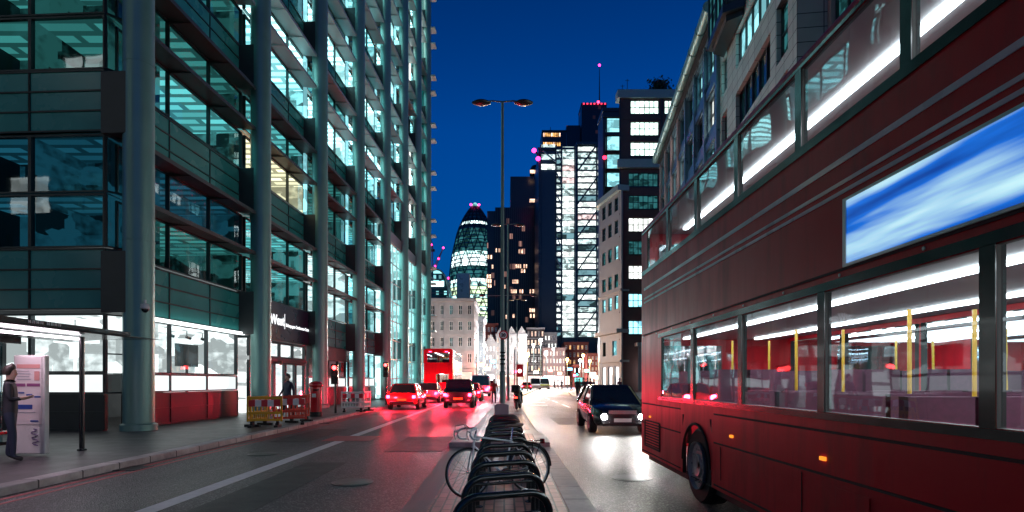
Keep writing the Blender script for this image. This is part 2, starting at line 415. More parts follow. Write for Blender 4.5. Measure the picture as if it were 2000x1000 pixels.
# floor-by-floor choice of what each room shows: [bay][module] = (lower, upper)
KIND = {
 0: [('dark','blue'),('teal','dark'),('dark','teal'),('blue','cyan')],
 1: [('teal','teal'),('warm','teal'),('cyan','bright'),('blue','cyan'),('cyan','cyan')],
 2: [('white','white'),('dark','dark'),('bright','teal'),('bright','cyan'),('cyan','bright'),('cyan','cyan')],
 3: [('teal','cyan'),('teal','dark'),('cyan','bright'),('bright','cyan'),('cyan','bright'),('bright','cyan')],
}
kinds = ['cyan','bright','cyan','bright','cyan','teal','bright','blue']
rr = random.Random(3)
over = MB(); nwin = 0
for k in range(7):
    u0, u1 = Ucol[k]+.12, Ucol[k+1]-.12
    Yf = 17.3+u1
    for m in range(9):
        zb = B0+MOD*m
        if zb > 3+.67*Yf:
            over.box(u0,G,zb,u1,G+.2,zb+MOD,0)
            over.box(u0,G-.7,zb+3.42,u1,G,zb+3.6,1); over.box(u0,G-.7,zb+5.15,u1,G,zb+5.3,1)
            continue
        atr = k >= 4 and m < 2
        if atr: continue
        w = u1-u0
        if not (k == 1 and m == 0):
            b = MB(); b.box(0,0,0,w,.1,1.7)
            for j in range(4): b.box(-.004,-.035,.0+j*.55,w+.004,.104,.045+j*.55,1)
            for i in range(4): b.box(w*i/3-.022,-.028,.05,w*i/3+.022,.096,1.65,1)
            part('spandrel', b, [M['spandrel'], M['frame']], lb, (u0,G,zb))
        lo, hi = (KIND[k][m] if k in KIND and m < len(KIND[k]) else (rr.choice(kinds), rr.choice(kinds)))
        if m >= 1 and k >= 2 and not (k in KIND and m < len(KIND[k])): pass
        rx = 2.2 if k == 0 else 0
        window(lb, w, 1.64, (u0,G,zb+1.76), 0, 3, 1, lo, 4.5, rx0=rx)
        window(lb, w, 1.52, (u0,G,zb+3.62), 0, 3, 1, hi, 4.5, rx0=rx)
        low = (m <= 1)
        for z, t in ((zb+3.4,.2),(zb+5.14,.18)):
            b = MB(); e = .42
            # sloping sun shade with a grey soffit, darker bronze low down
            b.v += [(e,-.82,z-.10),(w-e,-.82,z-.10),(w-e,-.82,z+.04),(e,-.82,z+.04),(e,.0,z),(w-e,.0,z),(w-e,.0,z+t),(e,.0,z+t)]
            for q in ((0,1,2,3),(4,7,6,5),(0,4,5,1),(3,2,6,7),(0,3,7,4),(1,5,6,2)): b.f.append(q); b.m.append(0)
            for i in (1,2): b.box(w*i/3-.02,-.8,z-.11,w*i/3+.02,.0,z+.06)
            part('sun_shade', b, M['bronze'] if low else M['shade'], lb, (u0,G,0))
        # tall narrow glazing strip beside the next column
        if m >= 1 and k >= 1 and rr.random() < .85:
            b = MB(); b.box(w-.42,-.14,0,w-.12,-.04,3.3); 
            part('side_light', b, PANE['cyan'] if k < 5 else PANE['white'], lb, (u0,G,zb+1.8))
part('upper_facade', over, [M['spandrel'], M['shade']], lb)['kind'] = 'stuff'
# tall atrium glazing at the far bays
for k in (4,5,6):
    u0, u1 = Ucol[k]+.35, Ucol[k+1]-.2; w = u1-u0
    window(lb, w, 13.2, (u0,.2,.2), 0, 4, 8, 'bright', 3.5, bar=.09, frame=M['white_metal'], name='atrium_glazing')
    b = MB(); b.box(-.1,-.1,13.4,w+.1,.5,14.3); part('fascia', b, M['shade'], lb, (u0,.2,0))
# end face that looks down the street towards the camera
for m in range(3):
    zb = B0+MOD*m
    for y0, y1 in ((.85,3.2),(3.2,7.6),(7.6,12)):
        w = y1-y0; b = MB(); b.box(0,0,0,w,.1,1.85)
        for j in range(4): b.box(-.004,-.035,j*.6,w+.004,.104,.05+j*.6,1)
        for x in (0,w): b.box(x-.03,-.03,.05,x+.03,.098,1.8,1)
        part('spandrel', b, [M['spandrel'],M['frame']], lb, (-.3,y1,zb), -R(90))
        window(lb, w, 1.62, (-.3,y1,zb+1.88), -R(90), 1 if w < 3 else 2, 1, ('blue','dark','dark')[m], 2.2)
        window(lb, w, 1.74, (-.3,y1,zb+3.54), -R(90), 1 if w < 3 else 2, 1, ('blue','dark','dark')[m], 2.2)
    a = -R(38); w = .63
    b = MB(); b.box(0,0,0,w,.08,1.85)
    for j in range(4): b.box(-.004,-.035,j*.6,w+.004,.084,.05+j*.6,1)
    part('spandrel', b, [M['spandrel'],M['frame']], lb, (-.3,.85,zb), a)
    window(lb, w, 3.4, (-.3,.85,zb+1.88), a, 1, 2, None)
# ground floor
def shopfront(u, y, rot, w, cols, kind='white', depth=4.5, rx0=0):
    b = MB(); b.box(0,0,.12,w,.1,1.2)
    for z in (.12,.64,1.17): b.box(-.003,-.03,z,w+.003,.103,z+.05,1)
    for i in range(cols+1): b.box(w*i/cols-.03,-.025,.17,w*i/cols+.03,.097,1.17,1)
    part('stall_riser', b, [M['riser'],M['frame']], lb, (u,y,0), rot)
    f = window(lb, w, .62, (u,y,1.23), rot, cols, 1, None, pane=PANE['shopfrost'], name='frosted_window')
    window(lb, w, 1.78, (u,y,1.86), rot, cols, 1, kind, depth, pane=M['shop_glass'], name='shop_window', rx0=rx0)
PANE['shopfrost'] = litwall_mat('frosted_lit', (.93,1,1), .8, .25, .75)
shopfront(.45, G, 0, 6.75, 3, 'white', 4.5, 1.8)
shopfront(-.3, 3.2, -R(90), 2.35, 1, 'white', 1.7); shopfront(-.3, 7.6, -R(90), 4.4, 2, 'white', 1.7)
window(lb, .63, 2.4, (-.3,.85,1.23), -R(38), 1, 2, None, pane=M['shop_glass'])
b = MB(); b.box(.3,G-.16,3.63,7.5,G-.02,3.74); part('light_strip', b, emit('strip_white',(.9,1,1),2), lb)
# ceiling track spotlights in the shop
for i in range(5):
    b = MB(); b.tube([(1.9+i*1.05,G+.9,3.58),(1.9+i*1.05,G+.9,3.4)], .02, 6); b.tube([(1.82+i*1.05,G+.9,3.36),(2.0+i*1.05,G+.8,3.3)], .06, 8)
    part('spotlight', b, M['black'], lb)
b = MB(); b.box(4.9,G+1.2,2.2,6.3,G+1.3,3.1); b.box(5.55,G+1.22,.3,5.65,G+1.28,2.2); part('display_screen', b, M['black'], lb)
b = MB(); b.box(2.6,G+3.6,2.05,3.5,G+3.7,2.75); part('picture', b, M['bluepane'] if 'bluepane' in M else M['shade'], lb)
# entrance bay with sign
eu0, eu1 = Ucol[1]+.5, Ucol[2]-.2; ew = eu1-eu0
b = MB(); b.box(0,-.28,3.66,ew,.0,5.42); b.box(-.03,-.33,3.58,ew+.03,.02,3.66,1)
sign = part('sign_board', b, [pbr('sign_navy',(.018,.018,.045),.3,0), M['frame']], lb, (eu0,G,0))
TW = emit('lettering_white',(.95,.97,1),1.1)
text('NatWest', .66, sign, (.42,-.285,4.38), (R(90),0,0), TW, 'lettering', .012, bold=.012)
b = MB(); b.box(2.98,-.29,4.22,3.01,-.28,4.98); part('divider', b, TW, sign)
text('Bishopsgate Conference Centre', .235, sign, (3.12,-.285,4.36), (R(90),0,0), TW, 'lettering', .008)
window(lb, ew, .8, (eu0,G,2.76), 0, 4, 1, 'white', 4, pane=M['shop_glass'], name='transom_window', bar=.09)
b = MB(); b.box(0,-.1,2.58,ew,.0,2.75); 
part('door_header', b, M['bronze'], lb, (eu0,G,0))
for i in range(2):
    b = MB(); b.box(1.3+i*1.5,-.22,2.42,1.42+i*1.5,-.1,2.62); part('door_sensor', b, M['lamp_off'], lb, (eu0,G,0))
for i in range(5):
    window(lb, ew/5, 2.46, (eu0+ew/5*i,G,.12), 0, 1, 1, 'white', 4, pane=M['shop_glass'], name='glass_door', bar=.11, frame=M['frame'])
# bay 2 and 3 ground floor
shopfront(Ucol[2]+.3, G, 0, 6.4, 4, 'rose', 4.0)
b = MB(); b.box(0,-.2,2.9,6.4,0,3.7); part('canopy_band', b, M['bronze'], lb, (Ucol[2]+.3,G,0))
shopfront(Ucol[3]+.3, G, 0, 6.4, 4, 'cyan', 4.0)
b = MB(); b.box(.0,5.6,.1,46.4,5.8,TOP); b.box(2.6,7,.1,46.4,24,TOP); b.box(-.2,1.7,19.9,46.4,24,20.0)
part('core_wall', b, M['dark'], lb)
b = MB(); b.box(-.3,G,19.8,.0,24,TOP); part('end_wall', b, M['spandrel'], lb)
b = MB(); b.box(46.6,-.3,0,46.9,24,TOP)
for m in range(9):
    b.box(46.2,-.9,B0+MOD*m+3.4,47.3,-.1,B0+MOD*m+3.55,1); b.box(46.2,-.9,B0+MOD*m+5.15,47.3,-.1,B0+MOD*m+5.3,1)
part('end_wall', b, [M['spandrel'],M['shade']], lb)
# security camera on the first column
sc_ = thing('security_camera', 'white dome security camera on a bracket on the nearest round steel column', 'camera', (-10.80, 17.05, 3.85))
b = MB(); b.box(-.3,.0,.14,.02,.06,.20); b.tube([(0,.03,.2),(0,.03,.05)], .05, 10); part('bracket', b, M['white_metal'], sc_)
b = MB(); b.lathe([(.02,.1),(.12,.06),(.14,-.06),(.11,-.08)], 16, (0,.03,0)); part('housing', b, M['white_metal'], sc_, smooth=True)
b = MB(); b.lathe([(.11,-.08),(.1,-.13),(.06,-.18),(.01,-.2)], 16, (0,.03,0)); part('dome', b, M['darkglass'], sc_, smooth=True)
# ------------------------------------------------------------------ right side: blue metal and stone building
RR = R(262.6)
def rpt(u):  # a point of the right frontage, u metres from its far end towards the camera
    return (10.7+.13*73 - math.sin(R(7.4))*u, 73-math.cos(R(7.4))*u, 0)
M['bluepanel'] = pbr('blue_metal_panel', (.14,.24,.29), .3, .5, var=.25, scale=.5)
M['pinkstone'] = pbr('pink_stone', (.42,.29,.28), .6, var=.15)
M['stone'] = paving('cream_stone', (.46,.47,.42), (.40,.41,.37), (.08,.08,.075), 1.5, .75, .02, .6)
def stone_wall_mat():
    m, N, L, b = newmat('jointed_stone')
    geo = N.new('ShaderNodeTexCoord'); mp = N.new('ShaderNodeMapping'); mp.inputs['Rotation'].default_value = (R(-90),0,0)
    br = N.new('ShaderNodeTexBrick'); br.offset = 0
    br.inputs['Color1'].default_value = (.58,.64,.58,1); br.inputs['Color2'].default_value = (.50,.56,.51,1); br.inputs['Mortar'].default_value = (.07,.07,.07,1)
    br.inputs['Scale'].default_value = 1; br.inputs['Brick Width'].default_value = 1.25; br.inputs['Row Height'].default_value = .7; br.inputs['Mortar Size'].default_value = .022
    L.new(geo.outputs['Object'], mp.inputs[0]); L.new(mp.outputs[0], br.inputs['Vector'])
    nz = N.new('ShaderNodeTexNoise'); nz.inputs['Scale'].default_value = .7; nz.inputs['Detail'].default_value = 7; L.new(geo.outputs['Object'], nz.inputs['Vector'])
    mx = N.new('ShaderNodeMix'); mx.data_type = 'RGBA'; mx.blend_type = 'MULTIPLY'; mx.inputs['Factor'].default_value = .4
    L.new(br.outputs['Color'], mx.inputs['A']); L.new(nz.outputs['Fac'], mx.inputs['B']); L.new(mx.outputs['Result'], b.inputs['Base Color'])
    b.inputs['Roughness'].default_value = .55
    return m
M['jstone'] = stone_wall_mat()
rb = thing('office_building', 'blue metal clad office building with a steel tube cornice behind the bus', 'building', rpt(0), RR)
rr = random.Random(11)
FH = 4.2; NF = 7
b = MB(); holes = []
for i in range(7):
    for j in range(NF):
        x = .8+i*4.25; z = 1.0+j*FH
        holes.append((x,z,x+3.1,z+2.6))
b.wall(30, 29.6, holes, .35, mi=0)
part('wall', b, M['bluepanel'], rb)
for x, z, x1, z1 in holes:
    hi = z > 24
    lit_window(rb, 3.1, 2.6, (x,.22,z), 0, 3, 2, PANE[rr.choice(['tealdim','cyan','cyan','teal','tealdim','white'])], M['frame'])
for i in range(8):
    b = MB(); x = .1+i*4.25; b.box(x,-.28,.2,x+.5,0,29.3); part('pier', b, M['pinkstone'] if i < 4 else M['bluepanel'], rb)
for j in range(NF):
    b = MB(); b.box(-.1,-.16,3.75+j*FH,30,-.004,4.35+j*FH); part('band', b, M['bluepanel'], rb)
b = MB(); b.tube([(-.3,-.75,30.1),(30,-.75,30.1)], .42, 14)
for i in range(11): b.tube([(i*3,-.75,30.1),(i*3+.12,-.75,30.1)], .47, 14)
part('cornice', b, M['steel'], rb, smooth=True)
b = MB(); b.box(-.2,-.5,29.6,30,.3,29.85); b.box(0,.36,0,30,14,29.6); part('body', b, M['dark'], rb)
# stone building
sb = thing('stone_building', 'cream jointed stone office building with recessed windows and an oriel above the bus', 'building', rpt(30.02), RR)
b = MB(); rows = [2.2, 6.3, 10.4, 14.5, 18.6, 22.75, 26.9, 31.0]
holes = []
for z in rows:
    holes += [(.8,z,2.3,z+2.7), (4.6,z,11.6,z+2.5), (12.6,z,14.3,z+3.1)]
b.wall(15.5, 35, holes, .45); part('wall', b, M['jstone'], sb)
for n, (x, z, x1, z1) in enumerate(holes):
    w = x1-x; c = 1 if w < 2 else 5
    k = {(0,22.75):'cyan', (0,18.6):'teal', (2,18.6):'blue2', (1,18.6):'teal', (1,22.75):'cyan'}.get((n%3, z), rr.choice(['tealdim','teal','cyan']))
    if k == 'blue2': k = 'tealdim'
    lit_window(sb, w, z1-z, (x,.25,z), 0, c, 1 if c > 1 else 2, PANE[k], M['frame'], bar=.1)
# oriel
b = MB(); b.prism([(1.5,-.1),(2.1,-1.3),(6.4,-1.3),(7.0,-.1)], 25.6, 26.1); b.prism([(1.8,-.1),(2.4,-1.0),(6.1,-1.0),(6.7,-.1)], 25.2, 25.6)
o = part('oriel', b, M['frame'], sb)
for i in range(2):
    lit_window(o, 2.1, 3.4, (2.12+i*2.15,-1.26,26.1), 0, 2, 2, PANE['tealdim'], M['frame'])
b = MB(); b.box(1.9,-1.1,26.1,6.6,-.05,29.6); part('bay_back', b, M['frame'], o)
b = MB(); b.wall(7, 35, [], .1); part('return_wall', b, M['jstone'], sb, (15.5,0,0), R(90))
b = MB(); b.box(.1,.5,0,15.4,7,34.9); part('body', b, M['dark'], sb)
# added unseen office block behind the camera: blocks sky and gives the glass reflections
ob_ = thing('office_building', 'added unseen office block with lit windows, reflected in the glass building', 'building', (-14,1.5,0), R(180))
b = MB(); hol = [(1+i*3.6,1+j*3.6,3.9+i*3.6,3.4+j*3.6) for i in range(9) for j in range(9)]
b.wall(34,36,hol,.3); part('wall', b, M['bronze'], ob_)
for n, (x, z, x1, z1) in enumerate(hol): lit_window(ob_, 2.9, 2.4, (x,.12,z), 0, 2, 2, PANE[('dark','teal','white','tealdim','dark')[(n*7+n//9)%5]], M['frame'])
b = MB(); b.box(.01,.35,0,34,52,35.9); part('body', b, M['slab'], ob_)
# nearer recessed building
nb = thing('office_building', 'dark glazed office frontage set back behind the bus at the right edge', 'building', rpt(45.55), RR)
b = MB(); holes = []
for j in range(8):
    for i in range(10): holes.append((.4+i*3.0, .5+j*4.1, 2.9+i*3.0, 3.9+j*4.1))
b.wall(30.6, 34, holes, .3, y=1.4); part('wall', b, M['pinkstone'], nb)
for x, z, x1, z1 in holes:
    k = 'shop' if z < 1 and rr.random() < .5 else ('white' if z < 9 and rr.random() < .3 else rr.choice(['tealdim','teal','dark','tealdim']))
    lit_window(nb, 2.5, 3.4, (x,1.6,z), 0, 2, 2, PANE[k], M['frame'])
b = MB(); b.box(.1,1.85,0,30.4,9,33.9); part('body', b, M['dark'], nb)

# brown brick building whose end looks down the street
M['brick'] = pbr('brown_brick', (.13,.07,.065), .7, var=.3, scale=1.5, bump=.2)
M['pale_trim'] = pbr('pale_trim', (.33,.45,.43), .5, var=.15)
br_ = thing('brick_building', 'brown brick office block with bright gridded windows and a pale cornice', 'building', (16.6,82,0))
b = MB(); sets = []
up = [(1.6,5.7),(6.5,8.4)]
zrow_up = [at(0,y,82).z for y in (222,264,304)]
zrow_lo = [at(0,y,82).z for y in (364,408,452,497,545,600,653)]
holes = []
for z in zrow_up:
    for x0, x1 in up: holes.append((x0,z,x1,z+2.0,'green'))
for n, z in enumerate(zrow_lo):
    holes.append((1.3,z,5.6,z+2.0, ('tealdim','tealdim','white','tealdim','white','blue','blue')[n]))
    holes.append((6.5,z,8.4,z+2.0, ('tealdim','tealdim','white','tealdim','white','blue','blue')[n]))
b.wall(9.4, 43.2, [h[:4] for h in holes], .3); part('wall', b, M['brick'], br_)
for x, z, x1, z1, k in holes:
    lit_window(br_, x1-x, z1-z, (x,.15,z), 0, 6 if x1-x > 3 else 3, 2, PANE[k], M['frame'], bar=.09)
    s = MB(); s.box(x-.1,-.06,z-.16,x1+.1,.14,z-.01); part('sill', s, M['frame'], br_)
zc = at(0,320,82).z
b = MB(); b.box(-.3,-.25,42.4,9.7,1.5,43.6); part('cornice', b, M['pale_trim'], br_)
b = MB(); b.box(-.35,-.55,zc-.7,9.6,-.005,zc+.5); part('belt_course', b, M['pale_trim'], br_)
for z in [v-.75 for v in zrow_up+zrow_lo]:
    b = MB(); b.box(-.05,-.05,z-.1,9.4,-.006,z+.1); part('belt_course', b, M['brick'], br_)
for x in (.1,6.1): 
    b = MB(); b.box(x-.05,-.1,1,x+.05,-.007,42.3); part('downpipe', b, M['frame'], br_)
b = MB(); b.prism([(.02,.35),(16,.35),(16,20),(7.4,20)], 0, 43.1); part('body', b, M['brick'], br_)
for x, h in ((.6,1.2),(1.3,2.0)):
    b = MB(); b.tube([(x,.8,43.6),(x,.8,43.6+h)], .04, 6); b.tube([(x-.3,.8,43.4+h),(x+.3,.8,43.4+h)], .03, 6); part('antenna', b, M['frame'], br_)
# planting on its roof
M['leaf'] = pbr('leaves', (.05,.075,.05), .6, var=.5, scale=3)
M['bark'] = pbr('bark', (.06,.045,.035), .8)
def shrub(name, label, cat, loc, w, h, n, seed, trunk=.3, group=None):
    r = random.Random(seed); t = thing(name, label, cat, loc, 0, group)
    b = MB()
    for i in range(n):
        cl = Vector((r.gauss(0,w*.28), r.gauss(0,w*.28), trunk+h*(.35+.6*r.random())))
        for q in range(5):
            c = cl+Vector((r.gauss(0,.16*w),r.gauss(0,.16*w),r.gauss(0,.12*h)))
            s = .11*w*(.6+r.random()); a = Vector((r.gauss(0,1),r.gauss(0,1),r.gauss(0,1))).normalized(); d = a.orthogonal().normalized()
            e = a.cross(d); b.quad(c-d*s,c+e*s*.5,c+d*s,c-e*s*.5)
    part('crown', b, M['leaf'], t)
    b = MB(); b.tube([(0,0,0),(0,0,trunk+h*.5)], [w*.06,w*.03], 6)
    for i in range(4): b.tube([(0,0,trunk+h*.3),(r.gauss(0,w*.25),r.gauss(0,w*.25),trunk+h*.75)], [w*.03,w*.012], 5)
    part('trunk', b, M['bark'], t)
    return t
p = at(1288,178,84)
shrub('shrub', 'dark bushy shrub on the roof of the brown brick building beside its right edge', 'shrub', (p.x,84,43.6), 2.2, 1.9, 90, 1)
shrub('shrub', 'low clump of planting on the brown brick roof left of the bushy shrub', 'shrub', (p.x-2.6,83.5,43.6), .9, .5, 30, 2, .1)

# cream curved building
cb = thing('stone_building', 'cream stone building with a rounded corner and ringed cornice beside the brown brick block', 'building', (0,0,0))
foot = []
A = Vector((16.75,81.4)); Bq = Vector((15.0,89.0))
M['cream'] = pbr('cream_render', (.34,.36,.36), .6, var=.15, scale=.8)
d = (Bq-A); L_ = d.length
ang = math.atan2(-d.y, -d.x)   # facing: local x from far to near
cbl = thing  # keep the name short
b = MB(); holes = []
zz = [at(0,y,85).z for y in (420,463,512,566,607)]
for z in zz:
    for i in range(3): holes.append((.8+i*2.3,z,2.1+i*2.3,z+2.0))
gh = [(.7,.6,2.2,3.8),(3.0,.6,4.6,3.8),(5.4,.6,7.0,3.8),(1.0,5.4,2.2,7.6),(4.6,5.4,6.2,7.6)]
b.wall(L_, 29, holes+gh, .3)
o = part('wall', b, M['cream'], cb, (Bq.x,Bq.y,0), ang)
for n, (x, z, x1, z1) in enumerate(holes):
    k = 'cyan' if n >= 12 or n in (8,) else ('tealdim' if n > 5 else 'teal')
    lit_window(o, x1-x, z1-z, (x,.12,z), 0, 1, 2, PANE[k], M['frame'])
for n, (x, z, x1, z1) in enumerate(gh):
    lit_window(o, x1-x, z1-z, (x,.12,z), 0, 1, 1, PANE['shop' if n < 3 else ('dark','cyan')[n-3]], M['frame'])
# rounded far nose and rings
def arc_pts(r, off=0):
    c = Bq+Vector((1.9,.42)); pts = []
    for i in range(9):
        a = R(193-0) - R(75)*i/8
        pts.append((c.x+(r+off)*math.cos(a), c.y+(r+off)*math.sin(a)))
    return pts
nose = arc_pts(1.95)
b = MB()
for i in range(8): b.quad((*nose[i],0),(*nose[i],29),(*nose[i+1],29),(*nose[i+1],0))
part('rounded_corner', b, M['cream'], cb, smooth=True)
out = Vector((-math.cos(R(13)),-math.sin(R(13))))
for z, pr, hh, mt in ((8.6,.75,.55,'cream'),(29,.55,.8,'pale_trim'),(14.6,.2,.25,'cream'),(4.4,.25,.3,'cream')):
    b = MB(); ring = arc_pts(1.95, pr)
    near = A+out*pr
    poly = [(near.x,near.y)]+ring+[(ring[-1][0]+2.5,ring[-1][1]+.5),(A.x+1.2,A.y+.3)]
    b.prism(poly[::-1], z, z+hh); part('cornice', b, M[mt], cb)
b = MB(); b.prism([(A.x,A.y),(16.75+2.6,81.4)], 0, 1) if False else None
b.quad((A.x,A.y,0),(17.0,81.5,0),(17.0,81.5,29.6),(A.x,A.y,29.6)); part('end_wall', b, M['cream'], cb)
b = MB(); b.prism([(17,81.6),(18.4,93),(17.2,91.5),(16.2,89.5),(16.9,81.7)], 0, 28.9); part('body', b, M['dark'], cb)
# podium of the brick building
pd = MB(); holes = [(.8+i*3,.6,3.2+i*3,4.2) for i in range(5)]
pd.wall(16, 6.6, holes, .4); o = part('podium', pd, M['cream'], br_, (2.3,-1.6,0))
for x, z, x1, z1 in holes: lit_window(o, x1-x, z1-z, (x,.2,z), 0, 2, 1, PANE['shop'], M['frame'])
b = MB(); b.box(-.2,-.3,6.6,16.2,1.5,7.1); part('cornice', b, M['cream'], o)
# slim green glass stair tower between them
gt = thing('glass_tower', 'slim green glass lift tower with dark floor bands left of the brown brick block', 'building', (16.3,94,0))
b = MB(); b.box(0,0,0,2.9,5,46.2); b.box(-.1,-.1,46.2,3.0,5.1,46.8); part('body', b, M['frame'], gt)
for j in range(15):
    b = MB(); b.box(.7,-.12,.8+j*3.0,2.7,-.05,3.0+j*3.0); part('window', b, PANE[('cyan','tealdim','teal')[0 if j > 10 else (1 if j % 3 else 0)]], gt)
for j in range(16):
    b = MB(); b.box(-.06,-.3,.2+j*3.0,2.96,-.03,.7+j*3.0); part('floor_band', b, M['frame'], gt)
b = MB(); b.tube([(.15,-.5,0),(.15,-.5,43)], .22, 8); part('edge_post', b, M['frame'], gt)
b = MB(); b.lathe([(.05,-.3),(.3,-.15),(.35,0),(.3,.2),(.05,.3)], 12, (.1,-1.0,38.2)); part('warning_light', b, emit('warning_red',(1,.02,.06),4), gt)

# ------------------------------------------------------------------ skyline towers
def cells_mat(name, w, h, lit, col, strength, base, seed=0.0, rough=.3, uv=False, gap=.3, lo=.0):
    """curtain wall: a grid of panes some of which are lit"""
    m, N, L, b = newmat(name)
    b.inputs['Roughness'].default_value = rough; b.inputs['Base Color'].default_value = (*base,1)
    tc = N.new('ShaderNodeTexCoord'); mp = N.new('ShaderNodeMapping')
    mp.inputs['Scale'].default_value = (1/w,1/w,1/h) if not uv else (w,h,1)
    mp.inputs['Location'].default_value = (seed*7.3,seed*3.1,seed*5) if not uv else (0,0,0)
    L.new(tc.outputs['UV' if uv else 'Object'], mp.inputs[0])
    fl = N.new('ShaderNodeVectorMath'); fl.operation = 'FLOOR'; L.new(mp.outputs[0], fl.inputs[0])
    fr = N.new('ShaderNodeVectorMath'); fr.operation = 'FRACTION'; L.new(mp.outputs[0], fr.inputs[0])
    wn = N.new('ShaderNodeTexWhiteNoise'); L.new(fl.outputs[0], wn.inputs['Vector'])
    nz = N.new('ShaderNodeTexNoise'); nz.inputs['Scale'].default_value = .35; L.new(fl.outputs[0], nz.inputs['Vector'])
    ad = N.new('ShaderNodeMath'); ad.operation = 'ADD'; L.new(wn.outputs['Value'], ad.inputs[0]); L.new(nz.outputs['Fac'], ad.inputs[1])
    gt_ = N.new('ShaderNodeMapRange'); gt_.inputs['From Min'].default_value = 1.5-lit*1.0; gt_.inputs['From Max'].default_value = 1.75-lit*1.0; gt_.inputs['To Min'].default_value = lo
    L.new(ad.outputs[0], gt_.inputs['Value'])
    sp = N.new('ShaderNodeSeparateXYZ'); L.new(fr.outputs[0], sp.inputs[0])
    g = N.new('ShaderNodeMath'); g.operation = 'GREATER_THAN'; g.inputs[1].default_value = gap; L.new(sp.outputs['Y' if uv else 'Z'], g.inputs[0])
    ml = N.new('ShaderNodeMath'); ml.operation = 'MULTIPLY'; L.new(gt_.outputs[0], ml.inputs[0]); L.new(g.outputs[0], ml.inputs[1])
    m2 = N.new('ShaderNodeMath'); m2.operation = 'MULTIPLY'; m2.inputs[1].default_value = strength; L.new(ml.outputs[0], m2.inputs[0])
    b.inputs['Emission Color'].default_value = (*col,1); L.new(m2.outputs[0], b.inputs['Emission Strength'])
    return m

# lit glass tower with cross bracing
Y0 = 200; S = F/Y0
tx = lambda px: (px-VX)/S
tz = lambda py: CAMZ+(VY-py)/S
gx0 = tx(1060)
lt = thing('glass_tower', 'brightly lit glass skyscraper with diagonal cross bracing and white floors', 'building', (0,Y0,0))
shaft = [litwall_mat('tower_floor_a',(.9,1,.97),1.6,.8,.3), litwall_mat('tower_floor_b',(.75,1,1),.8,.8,.15), litwall_mat('tower_floor_c',(.35,.7,.8),.35,.35,.1), litwall_mat('tower_floor_d',(1,.75,.75),.8,.8,.2)]
rr = random.Random(5)
M['towermetal'] = pbr('tower_metal', (.035,.06,.09), .35, .4)
M['towerwhite'] = pbr('tower_white_steel', (.3,.34,.36), .4, .2)
b = MB(); b.box(tx(1052),.5,0,tx(1172),26,tz(290)); b.box(tx(1050),-.15,tz(292),tx(1127),.4,tz(288)); b.box(tx(1126),-.1,tz(282),tx(1174),20,tz(277)); part('body', b, M['towermetal'], lt)
nfl = 31
zb_ = tz(660); zt_ = tz(286); fh = (zt_-zb_)/nfl
for j in range(nfl):
    z = zb_+j*fh
    w3 = rr.choices([0,1,2,3],[5,3,1.4,.7])
    b = MB(); b.box(tx(1098),.15,z+fh*.12,tx(1123),.45,z+fh*.97); part('window', b, shaft[rr.choices([0,1,2,3],[6,3,.7,.9])[0]], lt)
    b = MB(); b.box(tx(1127.5),.15,z+fh*.2,tx(1164.5),.45,z+fh*.96); part('window', b, shaft[rr.choices([0,1,2,3],[6,3,1.5,.5])[0]], lt)
    for pa, pb_ in ((1087,1095),(1166,1171.5)):
        b = MB(); b.box(tx(pa),.15,z+fh*.3,tx(pb_),.45,z+fh*.85); part('window', b, shaft[rr.choices([0,1,2],[4,3,3])[0]], lt)
    b = MB(); b.box(tx(1126),-.5,z-.1,tx(1173),.12,z+fh*.16); part('floor_band', b, M['towermetal'], lt)
    b = MB(); b.box(tx(1086),-.2,z-.08,tx(1097),.1,z+fh*.1); part('floor_band', b, M['towermetal'], lt)
for j in range(3):
    z = tz(330)+j*fh*1.6
    b = MB(); b.box(tx(1057),.1,z,tx(1084),.45,z+fh*.8); part('window', b, shaft[1 if j else 0], lt)
for px, w in ((1097,1.3),(1125,3.2),(1165.5,1.4),(1086,1.0),(1056,1.0),(1173,.8)):
    b = MB(); b.tube([(tx(px),-.5,0),(tx(px),-.5,tz(284))], w*.16, 8); b.box(tx(px)-w*.22,-.3,0,tx(px)+w*.22,.14,tz(284)); part('column', b, M['towermetal'], lt)
for k in range(6):
    za = tz(660)+k*11.6
    b = MB(); b.bar((tx(1126),-.75,za),(tx(1165),-.75,za+9.6),1.05,.5); part('brace', b, M['towermetal'], lt)
for k in range(9):
    za = tz(650)+k*7.5
    b = MB(); b.bar((tx(1087),-.6,za+3.4),(tx(1096),-.6,za),.55,.4); part('brace', b, M['towerwhite'], lt)
b = MB(); b.bar((tx(1060),-.7,tz(296)),(tx(1086),-.7,tz(318)),.5,.4); part('brace', b, M['towerwhite'], lt)
b = MB(); b.bar((tx(1046),-.2,tz(296)),(tx(1058),-.2,tz(316)),.6,.6); part('roof_boom', b, M['towermetal'], lt)
for px, py in ((1043,295),(1051,311)):
    b = MB(); b.lathe([(.1,-.8),(.7,-.4),(.8,0),(.7,.4),(.1,.8)], 12, (tx(px),-.5,tz(py))); part('warning_light', b, emit('warning_pink',(1,.03,.25),5), lt)

def tower(name, label, cat, Y, x0, x1, ytop, ybase, mat, depth, side=None, group=None, rot=0):
    s = F/Y; w = (x1-x0)/s; h = CAMZ+(VY-ytop)/s
    t = thing(name, label, cat, ((x0-VX)/s, Y, 0), rot, group)
    b = MB(); b.box(0,0,0,w,depth,h); part('body', b, mat, t)
    b = MB(); b.box(-.2,-.2,h,w+.2,depth+.2,h+.8); part('parapet', b, M['dark'], t)
    return t, s, w, h
M['browntower'] = cells_mat('brown_curtain_wall', 1.3, 3.2, .02, (1,.5,.4), .6, (.022,.020,.026), 1, .25)
M['browntower2'] = cells_mat('brown_curtain_wall_low', 1.3, 3.4, .12, (1,.45,.4), .35, (.035,.028,.03), 2, .3)
